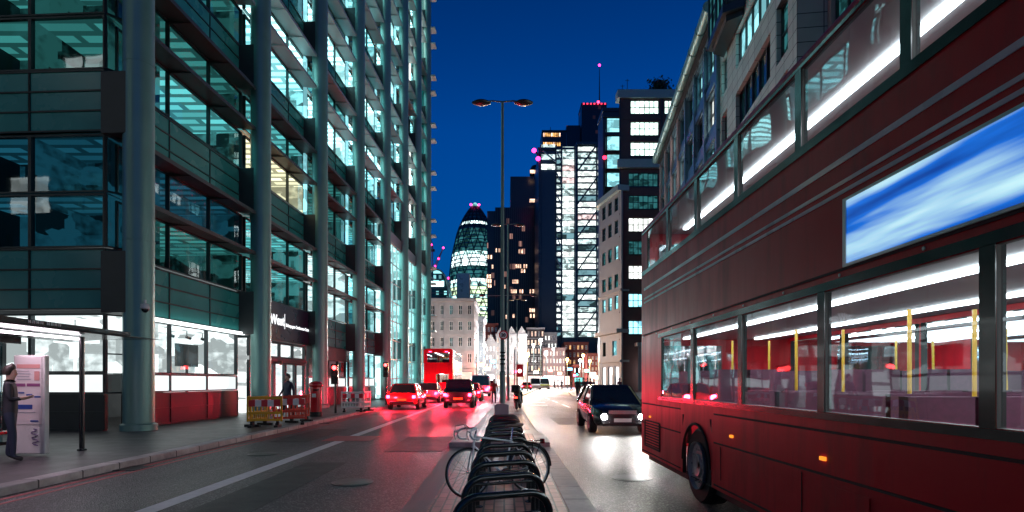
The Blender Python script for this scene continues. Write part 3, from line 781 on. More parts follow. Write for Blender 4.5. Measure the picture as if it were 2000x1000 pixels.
# dark brown tower, in three steps
Y = 240; s = F/Y; q = lambda px: (px-VX)/s; qz = lambda py: CAMZ+(VY-py)/s
dt = thing('office_tower', 'dark brown office tower with a few warm lit windows left of the bright glass tower', 'building', (0,Y,0))
b = MB(); b.box(q(951),3,0,q(968),18,qz(408)); b.box(q(968),2,0,q(997),22,qz(408)); b.box(q(997),4,0,q(1048),26,qz(338)); b.box(q(967),0,0,q(1050),18,qz(405))
part('body', b, M['browntower'], dt)
b = MB(); b.prism([(q(1050),0),(q(1066),-1.5),(q(1068),-1.3),(q(1068),16),(q(1050),16)], 0, qz(322)); part('stair_core', b, M['dark'], dt)
b = MB(); b.prism([(q(1066),-1.2),(q(1090),10),(q(1090),22),(q(1066),20)], 0, qz(330)); part('side_wing', b, M['browntower2'], dt)
b = MB(); b.lathe([(3.4,0),(3.4,2.5),(2.6,4),(.5,4.8)], 20, (q(1052),8,qz(330))); part('roof_drum', b, M['dark'], dt)
for j in range(24):
    z = qz(640)+j*2.7
    b = MB(); b.bar((q(1066),-1.35,z),(q(1090),9.8,z),.25,.5); part('floor_band', b, M['dark'], dt)
    b = MB(); b.box(q(1052),-1.9,z+.4,q(1065),-1.2,z+1.9); part('window', b, PANE['tealdim'] if j % 5 else M['darkglass'], dt)
for i in range(22):
    x = q(968)+(q(1049)-q(968))*i/21
    b = MB(); b.box(x-.09,-.35,2,x+.09,0,qz(406)); part('mullion', b, M['dark'], dt)
warm = [(1018,491,10),(1013,520,12),(1027,520,10),(1023,529,11),(1007,550,12),(1004,569,12),(1019,569,10),(1040,569,11),(1040,606,12),(1005,617,7),(1041,617,11),(993,551,5),(985,560,8),(990,619,6),(958,502,11),(962,521,3),(956,540,10),(955,549,12),(957,558,8),(971,489,7),(977,489,6)]
for x, y, w in warm:
    yy = 0 if x >= 967 else 3
    f = (Y+yy)/Y
    for k in range(max(1,int(w//4))):
        b = MB(); xx = q(x-w/2)*f+k*(w/s)/max(1,int(w//4))
        b.box(xx,-.30+yy,CAMZ+(VY-y-3.5)/s*f,xx+.62,-.05+yy,CAMZ+(VY-y+3.5)/s*f); part('window', b, PANE['warm'], dt)
for px, py, w, h in ((1059,458,10,12),(1068,462,7,12),(1040,339,10,6),(1058,332,9,7),(1040,395,12,6),(1057,385,9,7),(1060,556,6,5)):
    b = MB(); b.box(q(px-w/2),-2.3,qz(py+h/2),q(px+w/2),-2.0,qz(py-h/2)); part('window', b, PANE['warm'], dt)
# far tower with mast and rainbow strip
M['navytower'] = cells_mat('navy_curtain_wall', 2.0, 3.6, .0, (1,.4,.4), .1, (.012,.012,.03), 3, .3)
ft, s, w, h = tower('office_tower', 'tall dark tower with a roof mast and a rainbow light strip on its edge', 'building', 420, 1136, 1185, 203, 745, M['navytower'], 18)
b = MB(); b.box(-10.8,4,0,-.3,18,CAMZ+(VY-240)/s); part('lower_wing', b, M['navytower'], ft)
mx_ = (1173-1136)/s
b = MB(); b.tube([(mx_,5,h),(mx_,5,h+10),(mx_,5,CAMZ+(VY-120)/s)], [.55,.4,.15], 8); part('mast', b, M['dark'], ft)
b = MB(); b.lathe([(.1,-.9),(.8,-.5),(.9,0),(.8,.5),(.1,.9)], 12, (mx_,5,CAMZ+(VY-120)/s)); part('warning_light', b, emit('warning_magenta',(1,.03,.3),5), ft)
for k in range(26):
    c = [(1,.02,.15),(.9,.05,.6),(.3,.1,1),(.05,.3,1),(.3,.1,1),(.9,.05,.5)][k % 6]
    b = MB(); z = h-3-k*2.35; b.box(w-2.6,-.5,z-1.7,w-.6,-.1,z)
    key = 'led%d' % (k % 6)
    M.setdefault(key, emit(key, c, 1.1)); part('light_panel', b, M[key], ft)
for k in range(7):
    b = MB(); b.box(1+k*2.6,-.6,h-.4,2.2+k*2.6,-.1,h+.4); part('roof_light', b, emit('roof_red',(1,.04,.1),1.6), ft)
b = MB(); b.lathe([(.1,-1),(.9,-.5),(1,0),(.9,.5),(.1,1)], 12, (.66*w,-.8,h+1)); part('warning_light', b, emit('warning_red2',(1,.03,.1),5), ft)
# block with orange lit crown
ob, s, w, h = tower('office_tower', 'dark block with two rows of orange lit windows rising behind the bright glass tower', 'building', 330, 1059, 1106, 257, 745, M['navytower'], 16)
for r_ in range(2):
    for k in range(9):
        b = MB(); b.box(.6+k*1.15,-.3,h-3.0-r_*5.4,1.35+k*1.15,-.1,h-.9-r_*5.4); part('window', b, PANE['amber'] if (k*3+r_) % 4 else PANE['warm'], ob)
b = MB(); b.tube([(5,3,h+.7),(5,3,h+4)], .15, 6); b.tube([(4.2,3,h+2.2),(5.8,3,h+2.2)], .1, 6); part('antenna', b, M['dark'], ob)

# bullet shaped tower
Y = 600; s = F/Y
rt = thing('round_tower', 'bullet shaped glass tower with diagonal lattice and glowing green white floors', 'building', ((928-VX)/s, Y, 0))
prof = [(480,.0),(0,0)]
keys = [(745,42),(640,47),(578,50),(534,49.5),(512,47),(490,43),(472,39),(453,34),(433,26),(419.6,18.7),(408.6,11),(400,4)]
pr = [(rpx/s, CAMZ+(VY-py)/s) for py, rpx in keys]
def rad(z):
    for (r0,z0),(r1,z1) in zip(pr, pr[1:]):
        if z0 <= z <= z1: return r0+(r1-r0)*(z-z0)/(z1-z0)
    return pr[-1][0] if z > pr[-1][1] else pr[0][0]
H = pr[-1][1]
tower_mats = [litwall_mat('round_lit',(.55,1,.95),1.5,.16,.05,(.32,.6)), litwall_mat('round_lit_yellow',(.75,1,.6),1.2,.16,.1,(.3,.6)), litwall_mat('round_dim',(.1,.5,.55),.22,.16,.15), M['tealglass'], litwall_mat('round_bright',(.75,1,1),2.4,.14,.3)]
nf = 46; dz = H/nf
for j in range(nf):
    z0, z1 = j*dz+.5, (j+1)*dz-.4
    fr_ = j/nf
    mi = 3 if fr_ > .84 else (2 if fr_ > .70 else (0 if fr_ > .5 else (1 if j % 3 else 0)))
    if j in (40,): mi = 4
    if abs(fr_-.65) < .025 or abs(fr_-.54) < .012: mi = 4
    if abs(fr_-.585) < .03: mi = 2
    b = MB(); b.lathe([(rad(z0)-.3,z0),(rad(z1)-.3,z1)], 48); part('floor_glazing', b, tower_mats[mi], rt, smooth=True)
b = MB()
for j in range(nf): b.lathe([(rad(j*dz)+.05,j*dz-.45),(rad(j*dz)+.05,j*dz+.5)], 48)
part('floor_band', b, M['tealglass'], rt)
b = MB()
for sgn in (1,-1):
    for k in range(18):
        pts = []
        for i in range(40):
            z = H*.985*i/39; a = R(20)*k + sgn*R(150)*i/39; pts.append(((rad(z)+.15)*math.cos(a),(rad(z)+.15)*math.sin(a),z))
        b.tube(pts, .5, 4)
part('lattice', b, M['towermetal'], rt)
b = MB(); b.lathe([(rad(H*.985)+.2,H*.97),(3.2,H),(1.2,H+2.0),(.1,H+2.6)], 24); part('cap', b, litwall_mat('cap_lit',(.3,.8,.85),.6,.3,.3), rt, smooth=True)
for x, z in ((-4.2,H-1),(4.2,H-1.2),(-rad(H*.62)-1,H*.585)):
    b = MB(); b.lathe([(.1,-1.3),(1.1,-.7),(1.3,0),(1.1,.7),(.1,1.3)], 12, (x,-4 if abs(x)<10 else -3,z)); part('warning_light', b, M.setdefault('wr', emit('warning_rose',(1,.03,.2),5)), rt)

# tower cranes
def crane(px, ytop, ybase, Y, tilt, label):
    s = F/Y; t = thing('tower_crane', label, 'crane', ((px-VX)/s, Y, 0), 0, 'construction cranes behind the rooftops')
    hm = CAMZ+(VY-ybase)/s; L = (ybase-ytop)/s
    b = MB()
    for x, y in ((-.9,-.9),(.9,-.9),(-.9,.9),(.9,.9)): b.tube([(x,y,0),(x,y,hm)], .25, 5)
    for k in range(int(hm//3)): b.tube([(-.9,-.9,k*3),(.9,-.9,k*3+3)], .15, 4)
    part('mast', b, M.setdefault('crane_red', pbr('crane_red',(.35,.02,.05),.4)), t)
    j = Vector((math.sin(tilt),0,math.cos(tilt))); p0 = Vector((0,0,hm)); p1 = p0+j*L/math.cos(tilt)
    n = Vector((j.z,0,-j.x))
    b = MB(); b.tube([p0+n*.8,p1], .28, 5); b.tube([p0-n*.8,p1], .28, 5)
    for k in range(10): b.tube([p0+j*(L*k/10)+n*.75*(1-k/10),p0+j*(L*(k+1)/10)-n*.7*(1-k/10)], .16, 4)
    part('jib', b, M['crane_red'] if tilt > 0 else M.setdefault('crane_blue', pbr('crane_blue',(.03,.03,.22),.4)), t)
    b = MB(); b.tube([p0,p0-j*L*.25], .4, 5); b.mbox(Matrix.Translation(p0-j*L*.25),3,1.6,2); part('counterweight', b, M['dark'], t)
    for p_ in (p1, p0+j*L*.45, p0):
        b = MB(); b.lathe([(.1,-.9),(.8,-.4),(.9,0),(.8,.4),(.1,.9)], 10, p_); part('warning_light', b, M['wr'], t)
crane(843, 432, 478, 500, -R(14), 'tall luffing crane with red warning lights beside the left office building')
crane(850, 484, 520, 480, R(24), 'shorter red luffing crane with its jib raised to the right above the arched roof')
crane(840, 454, 520, 470, -R(4), 'red crane with a nearly upright jib between the other two cranes')

# arched glass office behind the white stone building
Y = 170; s = F/Y
ag = thing('glass_office', 'arched roof glass office building with a bright sign behind the white stone building', 'building', ((852-VX)/s,Y,0))
hw = 24/s; zb = CAMZ+(VY-582)/s; zt = CAMZ+(VY-526)/s
pts = [(hw*math.cos(R(180-180*i/18)),0,zb+(zt-zb)*math.sin(R(180*i/18))**.8) for i in range(19)]
b = MB(); b.tube(pts, .25, 8); b.tube([(p[0],6,p[2]) for p in pts], .25, 8); part('arch', b, M['steel'], ag, smooth=True)
b = MB()
front = [(p[0]*.97,1,p[2]-.15) for p in pts]
b.quad(*[p for p in front][::-1]); 
for a_, c_ in zip(front, front[1:]): b.quad(a_, c_, (c_[0],12,c_[2]), (a_[0],12,a_[2]))
b.box(-hw*.97,1.05,0,hw*.97,12,zb); part('glazing', b, cells_mat('arch_office_glass',.8,1.6,.35,(.35,.95,1),.9,(.01,.05,.06),4,.1), ag)
b = MB(); b.box(-1.9,.5,zb+3.6,2.2,.8,zb+5.1); part('sign', b, emit('sign_cyan',(.7,1,1),2.2), ag)
for k in range(4):
    b = MB(); b.box(-hw*.95,.8,zb+k*1.5,hw*.95,1.0,zb+.35+k*1.5); part('floor_band', b, M['towermetal'], ag)
b = MB(); b.mbox(Matrix.Translation((-2.6,3,zb+7)) @ Euler((0,R(35),0)).to_matrix().to_4x4(), 5,5,.4); b.tube([(-2.6,3,zb+2),(-2.6,3,zb+6.8)], .2, 6); part('roof_fin', b, M['shade'], ag)
b = MB(); b.box(.2,3,0,4.2,9,CAMZ+(VY-520)/s); part('plant_tower', b, M['bluepanel'], ag, (5,8,0))
# ------------------------------------------------------------------ ground, road, pavements, median
b = MB(); b.quad((-900,-60,0),(900,-60,0),(900,1500,0),(-900,1500,0)); structure('road', b, M['asphalt'])
lpav = [(-60,-40),(-7.3,-40),(-7.3,96),(-6.4,112),(-3.0,135),(3.0,156),(9,170),(9,240),(-60,240)]
b = MB(); b.prism(lpav, -.2, .12); structure('pavement', b, M['pavement'])
lk = [(-7.15,-40),(-7.15,96),(-6.25,112),(-2.85,135),(3.1,156),(9.1,170)]
b = MB()
for (x0,y0),(x1,y1) in zip(lk, lk[1:]): b.bar((x0,y0,0),(x1,y1,0),.3,.25)
structure('kerb', b, M['kerb'], bevel=.02)
rpav = [(8.9,-40),(7.6,40),(7.5,60),(9.3,80),(12.8,100),(19,130),(24,175),(24,240),(120,240),(120,-40)]
b = MB(); b.prism(rpav[::-1], -.2, .12); structure('pavement', b, M['pavement'])
rk = [(x-.15,y) for x, y in rpav[:7]]
b = MB()
for (x0,y0),(x1,y1) in zip(rk, rk[1:]): b.bar((x0,y0,0),(x1,y1,0),.3,.25)
structure('kerb', b, M['kerb'], bevel=.02)
# markings
b = MB(); b.box(-4.53,-20,.002,-4.27,44,.005); structure('lane_line', b, M['white_line'])
b = MB()
for k in range(9): b.box(3.95,27+k*8,.002,4.1,31.5+k*8,.005)
structure('lane_line', b, M['white_line'])
b = MB(); b.box(-6.85,-20,.002,-6.76,96,.005); b.box(-6.6,-20,.002,-6.53,96,.005); structure('kerb_line', b, M['red_line'])
b = MB(); b.box(-2.75,13.0,.002,-1.42,16.4,.006); b.box(-6.4,27,.002,-4.6,29,.006); structure('road_patch', b, M['patch'])
b = MB(); b.box(-4.9,15.2,.007,-3.6,16.6,.010); structure('road_patch', b, M['red_line'])
b = MB(); b.box(1.75,38,.002,2.9,38.35,.005); b.box(1.85,43,.002,3.1,43.5,.005); structure('road_marking', b, M['white_line'])
for x, y in ((-5.3,12.5),(-2.4,9.0),(2.1,9.4)):
    b = MB(); b.lathe([(.33,.003),(.33,.009)], 28, (x,y,0)); b.lathe([(.27,.0091),(.27,.012)], 28, (x,y,0))
    o = part('manhole_cover', b, M['frame']); tag(o, 'round dark iron manhole cover in the road, ' + {-5.3:'in the left bus lane',-2.4:'left of the cycle racks',2.1:'right of the cycle racks'}[x], 'manhole cover')
for y in (10.2,21.5):
    b = MB()
    for k in range(6): b.box(-6.98,y+k*.08,.001,-6.62,y+.05+k*.08,.012)
    b.box(-7.0,y-.04,.0,-6.6,y-.005,.014); b.box(-7.0,y+.49,.0,-6.6,y+.52,.014); b.box(-7.0,y-.005,0,-6.982,y+.49,.0135); b.box(-6.618,y-.005,0,-6.6,y+.49,.0135)
    o = part('drain_grate', b, M['frame']); tag(o, 'iron drain grate by the left kerb ' + ('near the bus shelter' if y < 12 else 'beside the yellow barriers'), 'drain')
b = MB(); b.box(-3.9,5.5,.002,-3.1,11.2,.0055); b.box(2.0,21,.002,3.2,25,.0055); b.box(-6.2,15,.002,-5.2,19,.0055); structure('road_patch', b, M['patch'])
# median: flush pavers near the racks
b = MB(); b.box(-.95,1.5,-.05,.80,13.8,.012); structure('median_paving', b, M['clay2'] if 'clay2' in M else M['clay'])
b = MB(); b.box(.80,1.5,-.05,1.14,13.8,.018); structure('kerb', b, M['kerb'])
M['kerb_dark'] = pbr('dark_kerb', (.17,.15,.15), .55, var=.3, scale=4, bump=.3)  # darker kerb colour for the left edge of the median
b = MB(); b.box(-1.28,1.5,-.05,-.95,13.8,.016); structure('kerb', b, M['kerb_dark'])
# raised part
isl = [(-1.36,13.85),(1.12,13.85),(1.12,16.4),(.98,16.6),(1.0,30),(1.5,48),(2.0,60),(1.2,60),(.2,48),(-.75,30),(-1.0,18.5),(-1.0,18.2),(-1.36,18)]
b = MB(); b.prism(isl, -.1, .12); structure('median_kerb', b, M['kerb'], bevel=.03)
b = MB(); b.box(-.72,14.2,.1,-.36,17.6,.126); b.box(-.70,18.0,.1,-.1,25.6,.126); b.box(.38,14.2,.1,.80,16.1,.126); b.box(.2,17.4,.1,.78,26,.126); b.box(-.36,13.95,.1,.38,14.9,.125); b.box(-.45,27.5,.1,.7,34,.126)
structure('median_paving', b, M['clay'])
far = [(1.3,64),(2.2,64),(4.6,90),(7.4,118),(6.6,118),(3.6,90)]
b = MB(); b.prism(far, -.1, .12); structure('median_kerb', b, M['kerb'])

# ------------------------------------------------------------------ bicycle racks
M['rack'] = pbr('black_rack_paint', (.012,.02,.02), .2, .3, var=.3, coat=.5, rvar=.08)
def hoop_pts():
    w, h, r = .375, .76, .17
    p = [(-w,0,0),(-w,0,.3)]
    for i in range(9):
        a = R(180-90*i/8); p.append((-w+r+r*math.cos(a),0,h-r+r*math.sin(a)))
    for i in range(9):
        a = R(90-90*i/8); p.append((w-r+r*math.cos(a),0,h-r+r*math.sin(a)))
    return p+[(w,0,.3),(w,0,0)]
hp = thing('cycle_rack', '', 'cycle rack', (0,4.15,.012), R(24), 'black steel cycle hoops standing in a row along the median')
b = MB(); b.tube(hoop_pts(), .029, 12); part('hoop', b, M['rack'], hp, smooth=True)
b = MB(); b.tube([(-.372,0,.42),(.372,0,.42)], .018, 10); part('tapping_rail', b, M['rack'], hp, smooth=True)
for x in (-.375,.375):
    b = MB(); b.lathe([(.07,0),(.07,.012),(.03,.016)], 14, (x,0,0)); part('base_plate', b, M['rack'], hp)
words = ['nearest','second','third','fourth','fifth','sixth','seventh','eighth','ninth','tenth','eleventh','twelfth','farthest']
for k in range(13):
    o = hp if k == 0 else copy_tree(hp)
    o.location = (0.005*((k*7)%3-1), 4.15+.8*k, .012)
    o.rotation_euler = (0,0,R(24+1.2*((k*5)%3-1)))
    if k == 0: o['label'] = 'nearest black steel cycle hoop, cut by the bottom edge of the photo'
    elif k == 4: o['label'] = 'fifth black cycle hoop from the camera, just in front of the white bicycle'
    elif k == 5: o['label'] = 'sixth black cycle hoop, the one the white bicycle leans on'
    elif k == 12: o['label'] = 'farthest black cycle hoop, in front of the grey concrete block'
    else: o['label'] = '%s black steel cycle hoop counted from the camera' % words[k]

# ------------------------------------------------------------------ bicycle
M['bike_white'] = pbr('bike_white_paint', (.85,.86,.87), .25, 0, var=.08, coat=.5)
M['saddle'] = pbr('tan_saddle', (.42,.27,.2), .5, var=.2, scale=12)
M['tape'] = pbr('white_bar_tape', (.75,.76,.78), .6, var=.1)
def ring(r, t, n=40, m=8, y=0):
    return [(r*math.cos(2*math.pi*i/n), y, r*math.sin(2*math.pi*i/n)) for i in range(n)]
bk = thing('bicycle', 'white drop handlebar bicycle with a tan saddle and rear rack leaning on the cycle hoops', 'bicycle', (-.02,7.98,.012), R(208.5))
bk.rotation_euler = (R(4),0,R(208.5))
RX, FX, AZ = -.45, .52, .345
for x in (RX, FX):
    b = MB(); b.tube(ring(.33,.0), .0145, 8, closed=True); w = part('wheel', b, M['rubber'], bk, (x,0,AZ), smooth=True)
    b = MB(); b.tube(ring(.308,.0), .009, 6, closed=True); part('rim', b, M['silver'], w, smooth=True)
    b = MB()
    for i in range(24):
        a = 2*math.pi*i/24; a2 = a+(.5 if i % 2 else -.5)
        b.tube([(.02*math.cos(a2),.025 if i%2 else -.025,.02*math.sin(a2)),(.305*math.cos(a),0,.305*math.sin(a))], .0016, 4)
    part('spokes', b, M['chrome'], w)
    b = MB(); b.tube([(0,-.05,0),(0,.05,0)], .018, 10); part('hub', b, M['chrome'], w, smooth=True)
BBp = Vector((-.03,0,.275)); ST = Vector((-.165,0,.77)); HT = Vector((.40,0,.86)); HB = Vector((.435,0,.71))
b = MB()
b.tube([BBp,ST],.0155,10); b.tube([ST+Vector((.01,0,-.03)),HT+Vector((.01,0,-.03))],.0145,10); b.tube([BBp,HB],.0165,10); b.tube([HT,HB],.019,10)
for s in (-.055,.055):
    b.tube([BBp+Vector((0,s*.5,0)),(RX,s,AZ)],.009,8); b.tube([ST+Vector((0,s*.3,-.03)),(RX,s,AZ)],.008,8)
part('frame', b, M['bike_white'], bk, smooth=True)
b = MB()
for s in (-.05,.05): b.tube([HB+Vector((.005,s*.4,-.01)),(.475,s,.52),(.50,s,.42),(FX,s,AZ)],[.013,.012,.01,.008],8)
part('fork', b, M['bike_white'], bk, smooth=True)
b = MB(); b.tube([ST,(-.195,0,.93)],.0125,8); part('seat_post', b, M['chrome'], bk, smooth=True)
b = MB()
secs = []
for x, w, z, t in ((.12,.015,.955,.02),(.08,.03,.962,.03),(0,.045,.96,.035),(-.08,.075,.965,.045),(-.13,.08,.972,.05),(-.155,.05,.972,.035)):
    secs.append([(x-.2,w*math.cos(2*math.pi*k/12),z+t*.5*math.sin(2*math.pi*k/12)) for k in range(12)])
b.loft(secs); part('saddle', b, M['saddle'], bk, smooth=True)
b = MB(); b.tube([HT,(.385,0,.93),(.47,0,.945)],.012,8)
part('stem', b, M['chrome'], bk, smooth=True)
b = MB()
for s in (-1,1):
    b.tube([(.47,0,.945),(.47,s*.12,.945),(.475,s*.19,.945),(.52,s*.205,.94),(.565,s*.21,.91),(.575,s*.215,.86),(.545,s*.215,.815),(.49,s*.215,.80),(.44,s*.215,.80)],.0155,8)
part('handlebar', b, M['tape'], bk, smooth=True)
for s in (-1,1):
    b = MB(); b.tube([(.575,s*.21,.90),(.615,s*.212,.915),(.625,s*.213,.87),(.60,s*.214,.79)],[.016,.014,.009,.006],7); part('brake_lever', b, M['white_metal'], bk, smooth=True)
    b = MB(); b.tube([(.61,s*.212,.915),(.63,s*.15,.985),(.56,s*.03,1.0),(.46,0,.93)],.004,5); part('cable', b, M['black'], bk)
b = MB(); b.lathe([(.09,-.006),(.095,0),(.09,.006)],24,(BBp.x,.055,BBp.z),axis='y'); b.tube([BBp+Vector((0,.06,0)),(.11,.075,.185)],.01,6); b.tube([BBp+Vector((0,-.06,0)),(-.17,-.075,.365)],.01,6)
b.box(.06,.08,.175,.16,.15,.2); b.box(-.22,-.15,.355,-.12,-.08,.38); part('crankset', b, M['chrome'], bk)
b = MB(); b.tube([(BBp.x,.055,BBp.z+.09),(RX,.05,AZ+.035)],.005,5); b.tube([(BBp.x,.055,BBp.z-.09),(RX,.05,AZ-.06)],.005,5); b.lathe([(.035,-.015),(.04,0),(.02,.015)],16,(RX,.045,AZ),axis='y'); b.tube([(RX,.055,AZ-.03),(RX+.02,.055,AZ-.1)],.015,6)
part('chain', b, M['frame'], bk)
b = MB()
for s in (-.06,.06):
    b.tube([(-.2,s,.74),(-.66,s,.725)],.006,6); b.tube([(-.48,s,.72),(RX,s,AZ)],.006,6); b.tube([(-.62,s,.72),(RX,s,AZ)],.006,6)
for k in range(6): b.tube([(-.24-.08*k,-.06,.73),(-.24-.08*k,.06,.73)],.005,5)
part('luggage_rack', b, M['black'], bk)
b = MB(); b.box(-.70,-.04,.68,-.67,.04,.75); part('rear_lamp', b, pbr('dark_red_lens',(.2,.01,.01),.2), bk)
b = MB(); b.tube([(RX+.36*math.cos(R(a)),0,AZ+.36*math.sin(R(a))) for a in range(20,190,10)],.016,6); part('mudguard', b, M['black'], bk)

# ------------------------------------------------------------------ concrete block, lamp posts, signs
cbk = thing('bollard', 'pale grey concrete block with a rounded top at the far end of the cycle racks', 'bollard', (-.07,15.2,.12))
b = MB(); prof = [(-.19,0),(.19,0),(.19,.84)]+[(.19*math.cos(R(a)),.84+.06*math.sin(R(a))) for a in range(15,180,15)]+[(-.19,.84)]
n = len(prof); base = 0
b.v = [(x,-.16,z) for x,z in prof]+[(x,.16,z) for x,z in prof]
for i in range(n):
    j = (i+1)%n; b.f.append((i,j,n+j,n+i)); b.m.append(0)
b.f.append(tuple(range(n))[::-1]); b.m.append(0); b.f.append(tuple(range(n,2*n))); b.m.append(0)
part('block', b, M['concrete_light'], cbk, bevel=.015)
b = MB(); b.box(-.21,-.18,0,.21,.18,.06); part('base', b, M['concrete_light'], cbk)
M['post'] = pbr('grey_green_post', (.16,.22,.21), .4, .4, var=.2)
LAMPW = (1,.93,.88)
def head(b, x0, x1, z, y=0):
    secs = []
    for i in range(9):
        t = i/8; x = x0+(x1-x0)*t; w = .24*math.sin(math.pi*min(.97,max(.05,t)))**.6+.01; h = .11*math.sin(math.pi*min(.97,max(.05,t)))**.6+.008
        secs.append([(x,y+w*math.cos(2*math.pi*k/14),z+h*math.sin(2*math.pi*k/14)) for k in range(14)])
    b.loft(secs)
def lamp_post(label, X, Y, h, half, lit, hl=.82, group=None, e=0, low=None):
    t = thing('street_lamp', label, 'street lamp', (X,Y,.12), 0, group)
    b = MB(); b.tube([(0,0,0),(0,0,1.9),(0,0,1.95),(0,0,h*.5),(0,0,h)], [.13,.13,.095,.08,.06], 14); part('pole', b, M['post'], t, smooth=True)
    b = MB(); b.tube([(-half+hl*.5,0,h-.02),(-half*.35,0,h+.06),(0,0,h+.02),(half*.35,0,h+.06),(half-hl*.5,0,h-.02)], .035, 8); part('arm', b, M['post'], t, smooth=True)
    for s in (-1,1):
        b = MB(); head(b, s*(half-hl), s*half, h-.02); hd = part('lamp_head', b, M['frame'], t, smooth=True)
        b = MB(); xa, xb = sorted((s*(half-hl*.85), s*(half-hl*.18))); b.lathe([(.01,-.012),(.13,0),(.13,.01)], 20)
        b.v = [(v[0]*2.1+(xa+xb)/2, v[1], v[2]+h-.10) for v in b.v]
        part('lens', b, lit, hd, smooth=True)
    if low:
        b = MB(); b.tube([(-2.05,0,low),(2.05,0,low+.08)], .03, 6); a = part('arm', b, M['post'], t)
        for s in (-1,1):
            b = MB(); head(b, s*1.75, s*2.25, low+.05); part('lamp_head', b, M['frame'], t, smooth=True)
    return t
def point(parent, loc, e, col, r=.12):
    l = bpy.data.lights.new('lamp_light','POINT'); l.energy = e; l.color = col; l.shadow_soft_size = r
    o = bpy.data.objects.new('lamp_light', l); COL.objects.link(o); o.location = loc
    if parent: o.parent = parent
    return o
lit_lens = emit('lamp_lens_lit', (1,.55,.42), .9)
g = 'double armed lamp posts along the median'
L1 = lamp_post('tall double headed street lamp nearest the camera, rising behind the cycle racks', -.08, 25, 13.75, 1.34, M['lamp_off'], group=g)
L2 = lamp_post('second double headed street lamp just behind the nearest one, with a wide lower arm', .28, 44, 13.6, 1.3, lit_lens, group=g, low=8.1)
L3 = lamp_post('third double headed street lamp, thin and small before the dark brown tower', 1.75, 78, 12.7, 1.3, lit_lens, group=g)
for y in (1.25,1.9,2.25,2.45,2.6,2.75):
    b = MB(); b.lathe([(.115,y-.03),(.125,y),(.115,y+.03)], 16); part('strap', b, M['black'], L1)
sg = thing('speed_sign', 'round white 20 speed limit sign with a red rim on the nearest lamp post', 'sign', (-.04,24.84,3.63))
def disc(r, y, n=32): return [(r*math.cos(2*math.pi*k/n), y, r*math.sin(2*math.pi*k/n)) for k in range(n)]
b = MB(); b.lathe([(.2,-.012),(.2,.012)], 36, axis='y'); part('plate', b, pbr('sign_red',(.6,.012,.02),.35), sg)
b = MB(); b.lathe([(.145,-.004),(.145,0)], 36, (0,-.014,0), axis='y'); part('face', b, pbr('sign_white',(.85,.85,.85),.35,var=.05), sg)
text('20', .19, sg, (0,-.022,-.068), (R(90),0,0), M['black'], 'numerals', .002, 'CENTER', .01)
# slim signal poles just behind the lamp
sp = thing('signal_pole', 'slim steel pole with a small red signal box right of the lamp posts', 'pole', (.62,34,.12))
b = MB(); b.tube([(0,0,0),(0,0,3.4)], .055, 10); part('pole', b, M['silver'], sp, smooth=True)
b = MB(); b.box(.1,-.1,1.75,.5,.1,2.5); part('sign_box', b, pbr('signal_red',(.5,.01,.02),.4), sp)
b = MB(); b.lathe([(.12,-.01),(.12,0)],20,(.3,-.115,2.1),axis='y'); part('lens', b, emit('sig_white',(1,.75,.75),2), sp)

# parked scooter beside the poles
sc2 = thing('scooter', 'dark motor scooter parked behind the lamp posts on the median', 'scooter', (.75,30.5,.12), R(80))
for x in (-.6,.62):
    b = MB(); b.tube(ring(.2,0,20), .065, 8, closed=True); w = part('wheel', b, M['rubber'], sc2, (x,0,.26), smooth=True)
    b = MB(); b.lathe([(.12,-.05),(.14,0),(.12,.05)],14,axis='y'); part('rim', b, M['rim'], w)
b = MB(); secs = []
for x, w, z0, z1 in ((-.85,.1,.5,.78),(-.6,.17,.42,.82),(-.2,.19,.3,.78),(.0,.16,.27,.5),(.3,.17,.27,.45),(.42,.2,.3,.85),(.5,.14,.35,.98)):
    secs.append([(x,-w,z0),(x,w,z0),(x,w*.9,z1),(x,-w*.9,z1)])
b.loft(secs); part('body', b, M['black'], sc2, bevel=.04)
b = MB(); b.box(-.75,-.15,.83,-.1,.15,.93); part('seat', b, M['rubber'], sc2, bevel=.04)
b = MB(); b.tube([(.62,0,.3),(.46,0,.98)],.035,8); b.tube([(.44,-.33,1.0),(.44,.33,1.0)],.02,8); part('handlebar', b, M['chrome'], sc2)
b = MB(); b.box(-1.05,-.22,.9,-.66,.22,1.3); part('top_box', b, M['black'], sc2, bevel=.04)
b = MB(); b.box(-.9,-.08,.6,-.86,.08,.68); part('tail_light', b, emit('scooter_tail',(1,.05,.03),3), sc2)

# ------------------------------------------------------------------ left pavement furniture
M['red_gloss'] = pbr('post_red', (.5,.008,.015), .25, 0, var=.1, coat=.5)
pb = thing('post_box', 'red cylindrical post box on the left pavement beyond the yellow barriers', 'post box', (-7.95,24,.12))
b = MB(); b.lathe([(.25,.0),(.25,.2)],24); part('base', b, M['black'], pb)
b = MB(); b.lathe([(.235,.2),(.235,1.24),(.27,1.26),(.285,1.3),(.285,1.36),(.27,1.39),(.2,1.46),(.05,1.5)],28); part('body', b, M['red_gloss'], pb, smooth=True)
b = MB(); b.box(-.02,-.25,1.1,.2,-.2,1.15); part('slot', b, M['black'], pb)
b = MB(); b.box(-.1,-.243,.6,.12,-.2,1.0); part('door', b, M['red_gloss'], pb, bevel=.01)
b = MB(); b.box(-.08,-.252,.82,.08,-.24,.97); part('plate', b, M['white_metal'], pb)
M['yellow'] = pbr('yellow_plastic', (.75,.42,.02), .45, var=.12)
M['orange'] = pbr('red_plastic', (.65,.06,.03), .45, var=.12)
M['refl_w'] = pbr('reflective_white', (.8,.8,.78), .4, var=.05); M['refl_r'] = pbr('reflective_red', (.6,.02,.03), .4, var=.05)
